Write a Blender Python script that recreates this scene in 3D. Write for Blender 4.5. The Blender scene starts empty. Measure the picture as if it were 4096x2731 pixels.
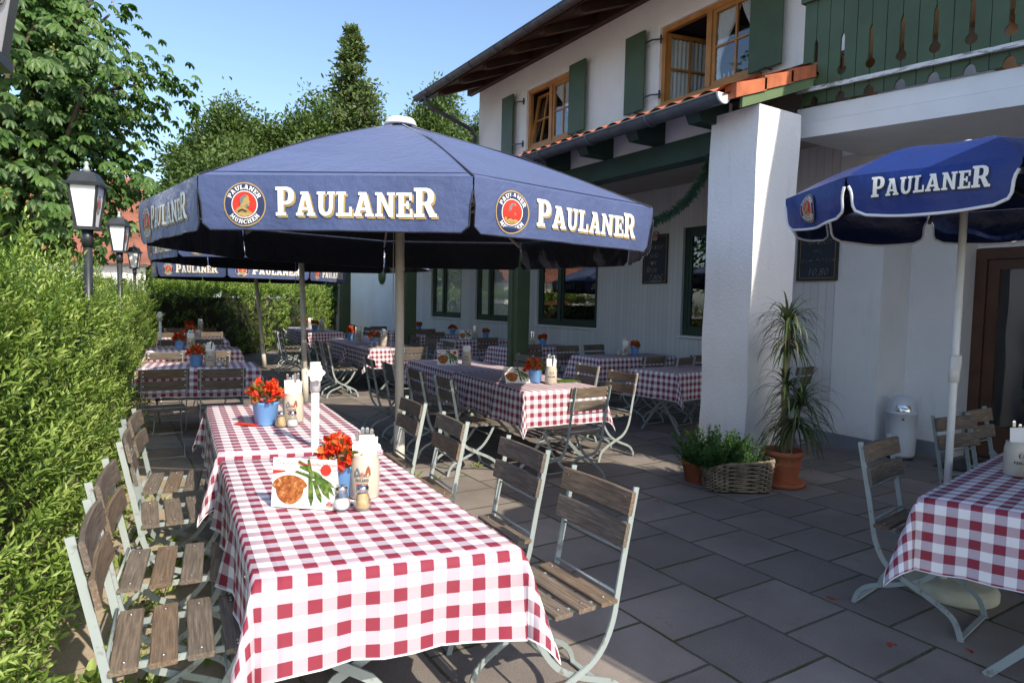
import bpy, math, random
import numpy as np
from mathutils import Vector, Matrix
from mathutils.geometry import tessellate_polygon
R=math.radians; PI=math.pi
random.seed(7); rng=np.random.default_rng(11)
sc=bpy.context.scene; COL=sc.collection
# ------------------------------------------------------------------ materials
class NT:
    def __init__(s,m):
        m.use_nodes=True; s.t=m.node_tree; s.t.nodes.clear()
    def n(s,k,**kw):
        nd=s.t.nodes.new(k)
        for a,b in kw.items():
            if a.startswith('i_'):
                key=a[2:].replace('_',' ')
                nd.inputs[key].default_value=b
            else: setattr(nd,a,b)
        return nd
    def l(s,a,b): s.t.links.new(a,b)
    def math(s,op,a,b=None,c=None):
        nd=s.n('ShaderNodeMath',operation=op)
        for i,x in enumerate((a,b,c)):
            if x is None: continue
            if isinstance(x,(int,float)): nd.inputs[i].default_value=x
            else: s.l(x,nd.inputs[i])
        return nd.outputs[0]
    def mix(s,f,a,b):
        nd=s.n('ShaderNodeMix',data_type='RGBA')
        for i,x in ((0,f),(6,a),(7,b)):
            if isinstance(x,(int,float)): nd.inputs[i].default_value=x
            elif isinstance(x,tuple): nd.inputs[i].default_value=(*x[:3],1)
            else: s.l(x,nd.inputs[i])
        return nd.outputs[2]
    def coord(s,kind='Object',scale=(1,1,1),loc=(0,0,0),rot=(0,0,0)):
        tc=s.n('ShaderNodeTexCoord'); mp=s.n('ShaderNodeMapping')
        mp.inputs['Scale'].default_value=scale; mp.inputs['Location'].default_value=loc; mp.inputs['Rotation'].default_value=rot
        s.l(tc.outputs[kind],mp.inputs[0]); return mp.outputs[0]
    def noise(s,vec,scale=5,detail=4,rough=.55):
        nd=s.n('ShaderNodeTexNoise'); nd.inputs['Scale'].default_value=scale; nd.inputs['Detail'].default_value=detail; nd.inputs['Roughness'].default_value=rough
        if vec is not None: s.l(vec,nd.inputs['Vector'])
        return nd.outputs['Fac']
    def ramp(s,f,stops):
        nd=s.n('ShaderNodeValToRGB'); cr=nd.color_ramp
        while len(cr.elements)<len(stops): cr.elements.new(.5)
        for e,(p,c) in zip(cr.elements,stops):
            e.position=p; e.color=(*c,1) if isinstance(c,tuple) else (c,c,c,1)
        s.l(f,nd.inputs[0]); return nd.outputs[0]
    def bump(s,h,strength=.3,dist=.01):
        nd=s.n('ShaderNodeBump'); nd.inputs['Strength'].default_value=strength; nd.inputs['Distance'].default_value=dist
        s.l(h,nd.inputs['Height']); return nd.outputs[0]
    def out(s,col,rough=.6,metal=0,normal=None,spec=.5,trans=0,**kw):
        b=s.n('ShaderNodeBsdfPrincipled'); o=s.n('ShaderNodeOutputMaterial')
        for nm,x in (('Base Color',col),('Roughness',rough),('Metallic',metal)):
            if isinstance(x,(int,float)): b.inputs[nm].default_value=x
            elif isinstance(x,tuple): b.inputs[nm].default_value=(*x[:3],1)
            else: s.l(x,b.inputs[nm])
        b.inputs['Specular IOR Level'].default_value=spec
        b.inputs['Transmission Weight'].default_value=trans
        for k,v in kw.items(): b.inputs[k.replace('_',' ')].default_value=v
        if normal is not None: s.l(normal,b.inputs['Normal'])
        s.l(b.outputs[0],o.inputs[0]); return b
MATS={}
def mat(name):
    m=bpy.data.materials.new(name); MATS[name]=m; return m,NT(m)
def simple(name,col,rough=.6,var=.12,scale=8,metal=0,bump=0,spec=.5,coord='Object'):
    m,t=mat(name); v=t.coord(coord); n=t.noise(v,scale,5)
    c1=tuple(x*(1-var) for x in col); c2=tuple(min(1,x*(1+var)) for x in col)
    c=t.ramp(n,[(.3,c1),(.7,c2)])
    nb=t.bump(t.noise(v,scale*8,3),bump,.004) if bump else None
    t.out(c,rough,metal,nb,spec); return m
m,t=mat('grey_metal'); v=t.coord(); oi=t.n('ShaderNodeObjectInfo'); c=t.ramp(oi.outputs['Random'],[(0,(.25,.29,.29)),(.5,(.36,.42,.42)),(1,(.43,.47,.45))]); c=t.mix(t.ramp(t.noise(v,17,6,.7),[(.56,0.),(.68,.8)]),c,(.17,.12,.09)); t.out(c,.45,.2,t.bump(t.noise(v,60,3),.15,.002))
simple('white_metal',(.74,.74,.72),.35,.06,9)
simple('dark_metal',(.035,.04,.045),.4,.2,10,.3)
simple('bolt',(.5,.5,.48),.3,.1,20,.9)
simple('zinc',(.085,.092,.105),.5,.32,7,.35)
simple('green_paint',(.052,.085,.04),.5,.18,3,0,.15)
simple('dark_green_paint',(.014,.042,.028),.5,.25,3,0,.2)
simple('pole_paint',(.66,.61,.53),.5,.07,6)
simple('concrete',(.45,.44,.33),.8,.15,9,0,.3)
simple('blue_pot',(.17,.37,.72),.45,.05,5)
simple('terracotta',(.42,.13,.06),.75,.15,6,0,.2)
simple('soil',(.03,.02,.013),.9,.3,30,0,.5)
simple('stein_grey',(.55,.5,.41),.35,.05,8)
simple('paper',(.82,.82,.8),.7,.02,5)
simple('steel',(.6,.6,.6),.18,.05,5,1.0)
simple('black_board',(.012,.017,.035),.55,.3,4)
simple('dark_frame',(.03,.022,.02),.5,.2,10)
simple('chalk',(.5,.5,.47),.9,.25,60)
simple('white_print',(.82,.81,.77),.6,.04,30)
simple('gold_print',(.4,.28,.1),.5,.08,30)
simple('red_print',(.62,.035,.02),.55,.06,30)
simple('navy_print',(.02,.035,.11),.6,.1,30)
simple('pale_gold',(.4,.28,.1),.5,.08,30)
simple('grey_print',(.16,.18,.19),.6,.08,30)
simple('dark_print',(.02,.025,.03),.5,.1,30)
simple('yellow_print',(.75,.4,.05),.5,.08,30)
simple('brown_print',(.27,.09,.03),.5,.15,30)
simple('orange_wood',(.42,.19,.05),.45,.18,5,0,.1)
simple('dark_brown',(.05,.027,.015),.6,.3,4,0,.2)
simple('door_brown',(.085,.035,.016),.55,.3,4)
simple('white_paint',(.78,.78,.77),.5,.05,3,0,.08)
simple('roof_tile',(.42,.12,.05),.75,.35,6,0,.3)
simple('old_tile',(.23,.085,.052),.8,.35,1.2,0,.3)
simple('bin_paint',(.62,.65,.68),.35,.03,4)
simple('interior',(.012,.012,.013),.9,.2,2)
simple('curtain',(.85,.85,.86),.8,.04,10)
simple('trunk_bark',(.1,.075,.055),.9,.35,9,0,.6)
simple('twig',(.035,.036,.018),.9,.35,8,0,.4)
simple('cord',(.55,.53,.5),.7,.05,20)
simple('plinth_grey',(.2,.215,.24),.7,.12,4,0,.2)
simple('salt',(.85,.85,.85),.9,.03,50)
simple('toothpick',(.6,.4,.2),.8,.2,60)
simple('garage_brown',(.2,.06,.03),.6,.2,3)
simple('dry_leaf',(.3,.24,.12),.8,.3,20)
simple('house_white',(.8,.79,.76),.8,.05,1)
simple('lamp_panel',(.86,.87,.88),.4,.02,4)
simple('sage_paint',(.12,.18,.09),.5,.15,3)
m,t=mat('peeling_white'); v=t.coord(scale=(6,1.2,8)); n=t.noise(v,5,6,.7); c=t.ramp(n,[(.42,(.2,.19,.17)),(.5,(.66,.66,.65)),(.7,(.76,.76,.75))]); t.out(c,.65,0,t.bump(n,.4,.004))
def glass_mat():
    m,t=mat('window_glass')
    f=t.n('ShaderNodeLayerWeight'); f.inputs[0].default_value=.5
    tr=t.n('ShaderNodeBsdfTransparent'); tr.inputs[0].default_value=(.93,.95,.95,1)
    gl=t.n('ShaderNodeBsdfGlossy'); gl.inputs['Roughness'].default_value=.015; gl.inputs[0].default_value=(1,1,1,1)
    nz=t.bump(t.noise(t.coord(),2.2,2),.04,.02); t.l(nz,gl.inputs['Normal'])
    mx=t.n('ShaderNodeMixShader'); o=t.n('ShaderNodeOutputMaterial')
    t.l(t.math('MULTIPLY_ADD',t.math('POWER',f.outputs['Facing'],3.2),.6,.075),mx.inputs[0]); t.l(tr.outputs[0],mx.inputs[1]); t.l(gl.outputs[0],mx.inputs[2]); t.l(mx.outputs[0],o.inputs[0])
    m,t=mat('shaker_glass'); lw=t.n('ShaderNodeLayerWeight'); lw.inputs[0].default_value=.35; tr=t.n('ShaderNodeBsdfTransparent'); tr.inputs[0].default_value=(.9,.92,.92,1); gl=t.n('ShaderNodeBsdfGlossy'); gl.inputs['Roughness'].default_value=.05; mx=t.n('ShaderNodeMixShader'); o=t.n('ShaderNodeOutputMaterial'); t.l(t.math('MULTIPLY_ADD',lw.outputs['Facing'],.5,.05),mx.inputs[0]); t.l(tr.outputs[0],mx.inputs[1]); t.l(gl.outputs[0],mx.inputs[2]); t.l(mx.outputs[0],o.inputs[0])
glass_mat()
def wood_mat(name,dark,mid,light,rough=.7):
    m,t=mat(name)
    oi=t.n('ShaderNodeObjectInfo'); tc=t.n('ShaderNodeTexCoord')
    add=t.n('ShaderNodeVectorMath',operation='MULTIPLY_ADD')
    cmb=t.n('ShaderNodeCombineXYZ'); t.l(oi.outputs['Random'],cmb.inputs[0]); t.l(oi.outputs['Random'],cmb.inputs[1])
    t.l(cmb.outputs[0],add.inputs[0]); add.inputs[1].default_value=(37,53,0); t.l(tc.outputs['Object'],add.inputs[2])
    mp=t.n('ShaderNodeMapping'); mp.inputs['Scale'].default_value=(2.2,38,38); t.l(add.outputs[0],mp.inputs[0])
    n1=t.noise(mp.outputs[0],3.2,6,.65)
    n2=t.noise(add.outputs[0],6,3)
    c=t.ramp(n1,[(.3,dark),(.5,mid),(.68,light)])
    tint=t.ramp(oi.outputs['Random'],[(0,(.75,.7,.68)),(.5,(1,.96,.92)),(1,(1.0,.8,.62))])
    mx=t.n('ShaderNodeMix',data_type='RGBA',blend_type='MULTIPLY'); mx.inputs[0].default_value=1; t.l(c,mx.inputs[6]); t.l(tint,mx.inputs[7])
    c2=t.mix(t.ramp(n2,[(.45,0.),(.75,.5)]),mx.outputs[2],tuple(x*.6 for x in mid))
    t.out(c2,rough,0,t.bump(n1,.5,.003),.35)
wood_mat('weathered_wood',(.085,.072,.06),(.16,.138,.116),(.26,.23,.2))
wood_mat('table_wood',(.08,.055,.035),(.17,.12,.08),(.25,.19,.13))
def stucco(name,col,bs=.5,sc_=55):
    m,t=mat(name); v=t.coord(); n=t.noise(v,sc_,6,.6); big=t.noise(v,1.1,5)
    c=t.ramp(big,[(.3,tuple(x*.9 for x in col)),(.65,col)])
    sp=t.n('ShaderNodeSeparateXYZ'); t.l(v,sp.inputs[0]); dz=t.math('ADD',sp.outputs[2],t.math('MULTIPLY',t.noise(v,4,5,.7),.9))
    c=t.mix(t.ramp(dz,[(.35,.4),(.75,0.)]),c,(.42,.38,.33))
    stn=t.noise(t.coord(scale=(3.5,3.5,.5)),2.2,5,.65); c=t.mix(t.ramp(stn,[(.58,0.),(.75,.22)]),c,(.45,.43,.4))
    t.out(c,.9,0,t.bump(n,bs,.012),.2)
stucco('stucco',(.85,.84,.83),.8,40); stucco('annex_stucco',(.8,.81,.82))
def siding(name,col,axis,pitch=.1):
    m,t=mat(name); tc=t.n('ShaderNodeTexCoord'); sx=t.n('ShaderNodeSeparateXYZ'); t.l(tc.outputs['Object'],sx.inputs[0])
    fr=t.math('FRACT',t.math('DIVIDE',sx.outputs[axis],pitch)); d=t.math('ABSOLUTE',t.math('SUBTRACT',fr,.5))
    g=t.ramp(d,[(.44,1.),(.49,0.)])
    big=t.noise(t.coord(),2,4); fl=t.math('FLOOR',t.math('DIVIDE',sx.outputs[axis],pitch)); wn=t.n('ShaderNodeTexWhiteNoise',noise_dimensions='1D'); t.l(fl,wn.inputs['W'])
    c=t.ramp(t.math('ADD',t.math('MULTIPLY',big,.6),t.math('MULTIPLY',wn.outputs[0],.4)),[(.3,tuple(x*.88 for x in col)),(.7,col)])
    c=t.mix(t.math('SUBTRACT',1.0,g),c,tuple(x*.82 for x in col))
    t.out(c,.65,0,t.bump(g,.6,.008),.3)
siding('white_siding',(.72,.72,.71),1); siding('ceiling_boards',(.42,.4,.37),1,.11); siding('soffit_boards',(.06,.03,.016),1,.14); siding('garage_boards',(.17,.05,.028),0,.16)
def gingham():
    m,t=mat('gingham'); uv=t.n('ShaderNodeUVMap'); sx=t.n('ShaderNodeSeparateXYZ'); t.l(uv.outputs[0],sx.inputs[0])
    def st(a): return t.math('LESS_THAN',t.math('FRACT',t.math('DIVIDE',a,.08)),.5)
    a,b=st(sx.outputs[0]),st(sx.outputs[1])
    s=t.math('MULTIPLY',t.math('ADD',a,b),.5)
    wv=t.n('ShaderNodeTexWave',wave_type='BANDS',bands_direction='DIAGONAL'); wv.inputs['Scale'].default_value=180; t.l(uv.outputs[0],wv.inputs[0])
    midc=t.mix(a,(.49,.36,.41),(.45,.38,.45))
    c=t.ramp(s,[(.25,0.),(.26,.5),(.74,.5),(.76,1.)])
    white=(.8,.8,.82)
    c1=t.mix(t.math('GREATER_THAN',s,.25),white,midc)
    c2=t.mix(t.math('GREATER_THAN',s,.75),c1,(.225,.010,.034))
    cr=[t.math('ABSOLUTE',t.math('SUBTRACT',t.math('FRACT',t.math('ADD',t.math('DIVIDE',sx.outputs[k],.47),.3)),.5)) for k in (0,1)]
    ridge=t.math('ADD',*[t.ramp(q,[(0.,1.),(.022,0.)]) for q in cr]); wr=t.noise(uv.outputs[0],5,4,.6)
    hgt=t.math('ADD',t.math('MULTIPLY',ridge,.5),t.math('ADD',t.math('MULTIPLY',wr,1.6),t.math('MULTIPLY',wv.outputs['Fac'],.05)))
    n=t.noise(uv.outputs[0],3,4); c3=t.mix(t.math('MULTIPLY',n,.1),c2,(.5,.4,.42))
    t.out(c3,.75,0,t.bump(hgt,.5,.008),.3)
gingham()
def fabric(name,col,rough,sheen,bs=.3,under_shade=.93,lc=(.004,.005,.012)):
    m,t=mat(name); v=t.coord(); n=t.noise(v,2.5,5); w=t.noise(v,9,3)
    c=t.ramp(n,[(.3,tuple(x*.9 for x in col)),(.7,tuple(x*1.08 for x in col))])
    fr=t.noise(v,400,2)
    gm=t.n('ShaderNodeNewGeometry'); c=t.mix(t.math('MULTIPLY',gm.outputs['Backfacing'],under_shade),c,lc)  # backface darkened: shade under the canopy is put into the colour
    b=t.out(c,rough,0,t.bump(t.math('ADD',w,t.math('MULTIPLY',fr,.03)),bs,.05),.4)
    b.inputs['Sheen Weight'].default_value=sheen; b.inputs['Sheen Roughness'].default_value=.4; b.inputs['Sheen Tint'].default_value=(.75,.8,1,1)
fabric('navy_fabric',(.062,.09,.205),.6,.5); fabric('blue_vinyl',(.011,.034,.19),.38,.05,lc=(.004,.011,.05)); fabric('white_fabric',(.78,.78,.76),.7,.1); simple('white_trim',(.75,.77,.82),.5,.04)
def leaf(name,c1,c2,c3,trans=.35,rough=.45,spec=.45):
    m,t=mat(name); uv=t.n('ShaderNodeUVMap'); sx=t.n('ShaderNodeSeparateXYZ'); t.l(uv.outputs[0],sx.inputs[0])
    c=t.ramp(sx.outputs[0],[(0,c1),(.5,c2),(1,c3)])
    b=t.n('ShaderNodeBsdfPrincipled'); b.inputs['Roughness'].default_value=rough; b.inputs['Specular IOR Level'].default_value=spec; t.l(c,b.inputs['Base Color'])
    tr=t.n('ShaderNodeBsdfTranslucent'); mm=t.n('ShaderNodeMix',data_type='RGBA',blend_type='MULTIPLY'); mm.inputs[0].default_value=1; t.l(c,mm.inputs[6]); mm.inputs[7].default_value=(1.25,1.3,.5,1); t.l(mm.outputs[2],tr.inputs[0])
    mx=t.n('ShaderNodeMixShader'); mx.inputs[0].default_value=trans; o=t.n('ShaderNodeOutputMaterial')
    t.l(b.outputs[0],mx.inputs[1]); t.l(tr.outputs[0],mx.inputs[2]); t.l(mx.outputs[0],o.inputs[0])
leaf('privet_leaf',(.085,.155,.026),(.2,.31,.055),(.38,.48,.14)); leaf('chestnut_leaf',(.045,.10,.026),(.075,.155,.036),(.12,.21,.05),.33)
leaf('far_leaf',(.055,.1,.026),(.085,.145,.036),(.13,.19,.05),.3,.6); leaf('conifer_leaf',(.06,.1,.032),(.09,.145,.042),(.15,.19,.065),.25,.6)
leaf('herb_leaf',(.03,.09,.02),(.05,.13,.03),(.08,.16,.04),.3,.6); leaf('dragon_leaf',(.035,.075,.02),(.06,.1,.03),(.12,.11,.05),.2,.5)
leaf('begonia_petal',(.55,.02,.012),(.72,.05,.015),(.8,.16,.03),.3,.5); leaf('begonia_leaf',(.1,.09,.02),(.2,.2,.04),(.35,.28,.1),.3,.5)
leaf('ivy_leaf',(.02,.06,.018),(.035,.09,.025),(.07,.15,.04),.3,.5); leaf('garland_leaf',(.02,.06,.03),(.035,.09,.045),(.05,.12,.06),.1,.5); leaf('chestnut_flower',(.4,.33,.1),(.5,.4,.14),(.6,.5,.2),.2)
def paving():
    m,t=mat('paving'); v=t.coord(rot=(0,0,R(-90)),loc=(0,0,0))
    br=t.n('ShaderNodeTexBrick'); br.offset=.5; br.inputs['Scale'].default_value=1; br.inputs['Brick Width'].default_value=.432; br.inputs['Row Height'].default_value=.522; br.inputs['Mortar Size'].default_value=.009; br.inputs['Mortar Smooth'].default_value=.25; br.inputs['Bias'].default_value=0
    br.inputs['Color1'].default_value=(.15,.135,.128,1); br.inputs['Color2'].default_value=(.30,.262,.24,1); br.inputs['Mortar'].default_value=(.03,.032,.018,1)
    wob=t.n('ShaderNodeTexNoise'); wob.inputs['Scale'].default_value=7; ad=t.n('ShaderNodeVectorMath',operation='MULTIPLY_ADD'); t.l(v,wob.inputs['Vector']); t.l(wob.outputs['Color'],ad.inputs[0]); ad.inputs[1].default_value=(.012,.012,0); t.l(v,ad.inputs[2])
    sh=t.n('ShaderNodeVectorMath',operation='ADD'); t.l(ad.outputs[0],sh.inputs[0]); sh.inputs[1].default_value=PAVE_OFF
    t.l(sh.outputs[0],br.inputs['Vector'])
    g=t.noise(v,130,4,.75); big=t.noise(v,1.6,6,.6); sp=t.noise(v,90,2)
    c=t.mix(t.ramp(g,[(.42,.0),(.72,.75)]),br.outputs['Color'],(.38,.33,.29))
    c=t.mix(t.ramp(big,[(.35,.45),(.65,0.)]),c,(.10,.085,.078))
    moss=t.math('MULTIPLY',t.ramp(t.noise(v,3.5,4),[(.45,0.),(.6,1.)]),br.outputs['Fac'])
    c=t.mix(moss,c,(.05,.07,.015))
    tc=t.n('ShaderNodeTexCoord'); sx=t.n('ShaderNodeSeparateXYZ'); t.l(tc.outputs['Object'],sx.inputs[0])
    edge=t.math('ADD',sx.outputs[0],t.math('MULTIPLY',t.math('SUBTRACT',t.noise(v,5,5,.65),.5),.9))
    sunlit_sand=t.mix(t.noise(v,40,4),(.36,.29,.2),(.56,.46,.33))
    c=t.mix(t.ramp(edge,[(.3,.85),(.75,.0)]),c,sunlit_sand)  # sand along the hedge, also lightened to lift the sunlit strip
    stain=t.noise(t.coord(loc=(3,1,0)),5.5,6,.7); c=t.mix(t.ramp(stain,[(.6,0.),(.72,.35)]),c,(.07,.062,.058))
    h=t.math('ADD',t.math('MULTIPLY',t.math('SUBTRACT',1.0,br.outputs['Fac']),1.0),t.math('MULTIPLY',g,.22))
    t.out(c,t.ramp(big,[(.3,.62),(.7,.85)]),0,t.bump(h,.7,.006),.3)
PAVE_OFF=(.07,.133,0)
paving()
m,t=mat('far_gravel'); v=t.coord(); c=t.ramp(t.noise(v,3,6),[(.3,(.3,.28,.24)),(.7,(.42,.39,.33))]); t.out(c,.9,0,None,.1)
def foodmat():
    m,t=mat('steak_print'); v=t.coord(); n=t.noise(v,45,6,.7); c=t.ramp(n,[(.28,(.07,.016,.005)),(.44,(.25,.06,.012)),(.58,(.42,.15,.03)),(.74,(.75,.6,.42))]); t.out(c,.6)
    m,t=mat('asparagus_print'); v=t.coord(); n=t.noise(v,40,5,.6); c=t.ramp(n,[(.32,(.012,.03,.004)),(.5,(.06,.13,.012)),(.7,(.25,.3,.07))]); t.out(c,.6)
foodmat()
def wicker():
    m,t=mat('wicker'); v=t.coord(); n=t.noise(v,14,5); c=t.ramp(n,[(.3,(.13,.10,.07)),(.7,(.40,.33,.24))]); t.out(c,.7,0,t.bump(n,.3,.004),.3)
wicker()
M=lambda n: MATS[n]
# ------------------------------------------------------------------ mesh builder
class MB:
    def __init__(s): s.v=[]; s.f=[]; s.m=[]; s.uv=[]; s.sm=[]; s.cur=0; s.smooth=False
    def face(s,idx,uv=None):
        s.f.append(tuple(idx)); s.m.append(s.cur); s.uv.append(uv); s.sm.append(s.smooth)
    def box(s,c,size,M_=None):
        x,y,z=[a/2 for a in size]; b=len(s.v)
        for p in ((-x,-y,-z),(x,-y,-z),(x,y,-z),(-x,y,-z),(-x,-y,z),(x,-y,z),(x,y,z),(-x,y,z)):
            q=Vector(p)
            if M_ is not None: q=M_@q
            s.v.append(tuple(q+Vector(c)))
        for q in ((0,3,2,1),(4,5,6,7),(0,1,5,4),(1,2,6,5),(2,3,7,6),(3,0,4,7)): s.face([b+i for i in q])
    def bbox(s,a,b): s.box([(p+q)/2 for p,q in zip(a,b)],[abs(q-p) for p,q in zip(a,b)])
    def sweep(s,path,prof,up=(0,0,1),cap=True,closed=False,scales=None):
        path=[Vector(p) for p in path]; n=len(path); k=len(prof); b=len(s.v); up=Vector(up)
        for i,p in enumerate(path):
            if closed: d=path[(i+1)%n]-path[i-1]
            else: d=path[min(i+1,n-1)]-path[max(i-1,0)]
            d.normalize(); x=d.cross(up)
            if x.length<1e-4: x=d.cross(Vector((0,1,0)))
            x.normalize(); y=x.cross(d); sc_=scales[i] if scales else 1
            for a,c in prof: s.v.append(tuple(p+x*a*sc_+y*c*sc_))
        for i in range(n if closed else n-1):
            i2=(i+1)%n
            for j in range(k): s.face((b+i*k+j,b+i*k+(j+1)%k,b+i2*k+(j+1)%k,b+i2*k+j))
        if cap and not closed:
            s.face([b+j for j in range(k)][::-1]); s.face([b+(n-1)*k+j for j in range(k)])
    def bar(s,path,w,t,up=(0,0,1)):
        s.sweep(path,[(-w/2,-t/2),(w/2,-t/2),(w/2,t/2),(-w/2,t/2)],up)
    def tube(s,path,r,n=8,up=(0,0,1),scales=None,closed=False):
        o=s.smooth; s.smooth=True
        s.sweep(path,[(r*math.cos(2*PI*i/n),r*math.sin(2*PI*i/n)) for i in range(n)],up,True,closed,scales); s.smooth=o
    def lathe(s,prof,n=20,c=(0,0,0),smooth=True,a0=0,sq=None):
        o=s.smooth; s.smooth=smooth; b=len(s.v)
        for r,z in prof:
            for i in range(n):
                a=a0+2*PI*i/n; s.v.append((c[0]+r*math.cos(a),c[1]+r*math.sin(a),c[2]+z))
        for i in range(len(prof)-1):
            for j in range(n): s.face((b+i*n+j,b+i*n+(j+1)%n,b+(i+1)*n+(j+1)%n,b+(i+1)*n+j))
        s.smooth=o
        if prof[0][0]>1e-5: s.face([b+j for j in range(n)][::-1])
        if prof[-1][0]>1e-5: s.face([b+(len(prof)-1)*n+j for j in range(n)])
    def grid(s,fn,nu,nv,uvfn=None,smooth=True):
        b=len(s.v); o=s.smooth; s.smooth=smooth
        for i in range(nu+1):
            for j in range(nv+1): s.v.append(tuple(fn(i/nu,j/nv)))
        for i in range(nu):
            for j in range(nv):
                q=(b+i*(nv+1)+j,b+(i+1)*(nv+1)+j,b+(i+1)*(nv+1)+j+1,b+i*(nv+1)+j+1)
                s.face(q,[uvfn(a,c) for a,c in ((i/nu,j/nv),((i+1)/nu,j/nv),((i+1)/nu,(j+1)/nv),(i/nu,(j+1)/nv))] if uvfn else None)
        s.smooth=o
    def poly(s,outer,holes=(),fn=None,step=None):
        """flat polygon with holes, mapped by fn(x,y)->3D"""
        def dens(l):
            if not step: return [Vector((*p,0)) for p in l]
            o=[]
            for p,q in zip(l,l[1:]+l[:1]):
                k=max(1,int(math.hypot(q[0]-p[0],q[1]-p[1])/step))
                for i in range(k): o.append(Vector((p[0]+(q[0]-p[0])*i/k,p[1]+(q[1]-p[1])*i/k,0)))
            return o
        ls=[dens(list(outer))]+[dens(list(h)) for h in holes]
        tri=tessellate_polygon(ls); pts=[p for l in ls for p in l]; b=len(s.v)
        for p in pts: s.v.append(tuple(fn(p.x,p.y)) if fn else (p.x,p.y,0))
        for t in tri:
            a,c,d=[pts[i] for i in t]
            cr=(c.x-a.x)*(d.y-a.y)-(c.y-a.y)*(d.x-a.x)
            if abs(cr)<1e-12: continue
            s.face([b+i for i in (t if cr>0 else t[::-1])])
    def prism(s,outline,fn,h):
        """solid from an outline: fn(x,y,d), d in 0..h"""
        n=len(outline); b=len(s.v)
        for d in (0,h):
            for p in outline: s.v.append(tuple(fn(p[0],p[1],d)))
        tri=tessellate_polygon([[Vector((*p,0)) for p in outline]])
        for t in tri: s.face([b+i for i in t]); s.face([b+n+i for i in t[::-1]])
        for i in range(n): j=(i+1)%n; s.face((b+i,b+j,b+n+j,b+n+i))
    def build(s,name,mats,parent=None,mesh_only=False):
        me=bpy.data.meshes.new(name); me.from_pydata(s.v,[],s.f)
        mats=mats if isinstance(mats,(list,tuple)) else [mats]
        for q in mats: me.materials.append(MATS[q])
        me.polygons.foreach_set('material_index',s.m); me.polygons.foreach_set('use_smooth',s.sm)
        if any(u for u in s.uv):
            ul=me.uv_layers.new(name='UVMap'); fl=[]
            for f,u in zip(s.f,s.uv):
                for k in range(len(f)): fl.extend(u[k] if u else (0,0))
            ul.data.foreach_set('uv',fl)
        me.update()
        if mesh_only: return me
        return link(name,me,parent)
def link(name,me,parent=None):
    o=bpy.data.objects.new(name,me); COL.objects.link(o)
    if parent is not None: o.parent=parent
    return o
def tag(o,label=None,cat=None,group=None,kind=None):
    if label: o['label']=label
    if cat: o['category']=cat
    if group: o['group']=group
    if kind: o['kind']=kind
    return o
def thing(name,label,cat,loc=(0,0,0),rz=0,group=None):
    o=bpy.data.objects.new(name,None); COL.objects.link(o); o.empty_display_size=.1
    o.location=loc; o.rotation_euler=(0,0,rz); return tag(o,label,cat,group)
def dup(root,loc,rz,label,group=None,scale=None):
    r=root.copy(); COL.objects.link(r); r.location=loc; r.rotation_euler=(0,0,rz)
    if scale: r.scale=(scale,)*3
    r['label']=label
    if group: r['group']=group
    elif 'group' in r: del r['group']
    for ch in KIDS[root.name]:
        c=ch[0].copy(); COL.objects.link(c); c.parent=r
        for g in ch[1]:
            d=g.copy(); COL.objects.link(d); d.parent=c
    return r
KIDS={}
def remember(root):
    KIDS[root.name]=[(c,[g for g in bpy.data.objects if g.parent is c]) for c in bpy.data.objects if c.parent is root]
def leafmesh(name,P,D,N,L,Wd,matname,parent=None,fold=.25,extra=None,rnd=None):
    """many leaves: base points P, directions D, normals N, lengths L, widths Wd (numpy)"""
    n=len(P); D=D/np.linalg.norm(D,axis=1)[:,None]; S=np.cross(D,N); S/=np.linalg.norm(S,axis=1)[:,None]+1e-9; Nn=np.cross(S,D)
    L=L[:,None]; Wd=Wd[:,None]
    v=np.empty((n,6,3))
    v[:,0]=P; v[:,1]=P+D*L*.42+S*Wd*.5+Nn*Wd*fold; v[:,2]=P+D*L*.78+S*Wd*.33+Nn*Wd*fold*.3-Nn*L*.03
    v[:,3]=P+D*L-Nn*L*.12; v[:,4]=P+D*L*.78-S*Wd*.33+Nn*Wd*fold*.3-Nn*L*.03; v[:,5]=P+D*L*.42-S*Wd*.5+Nn*Wd*fold
    base=np.arange(n)[:,None]*6
    # two quads folded at the midrib (0-3)
    f=np.concatenate([base+np.array([[0,1,2,3]]),base+np.array([[0,3,4,5]])],1).reshape(-1,4)
    me=bpy.data.meshes.new(name); me.vertices.add(n*6); me.vertices.foreach_set('co',v.ravel())
    me.loops.add(len(f)*4); me.loops.foreach_set('vertex_index',f.ravel().astype(np.int32))
    me.polygons.add(len(f)); me.polygons.foreach_set('loop_start',np.arange(len(f),dtype=np.int32)*4); me.polygons.foreach_set('loop_total',np.full(len(f),4,dtype=np.int32))
    ul=me.uv_layers.new(name='UVMap'); r=rng.random(n) if rnd is None else rnd
    ul.data.foreach_set('uv',np.repeat(np.stack([r,np.zeros(n)],1),8,axis=0).ravel())
    me.materials.append(MATS[matname]); me.update(calc_edges=True); me.validate()
    return link(name,me,parent) if extra is None else me
def unit(a): return a/(np.linalg.norm(a,axis=-1,keepdims=True)+1e-9)
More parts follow.
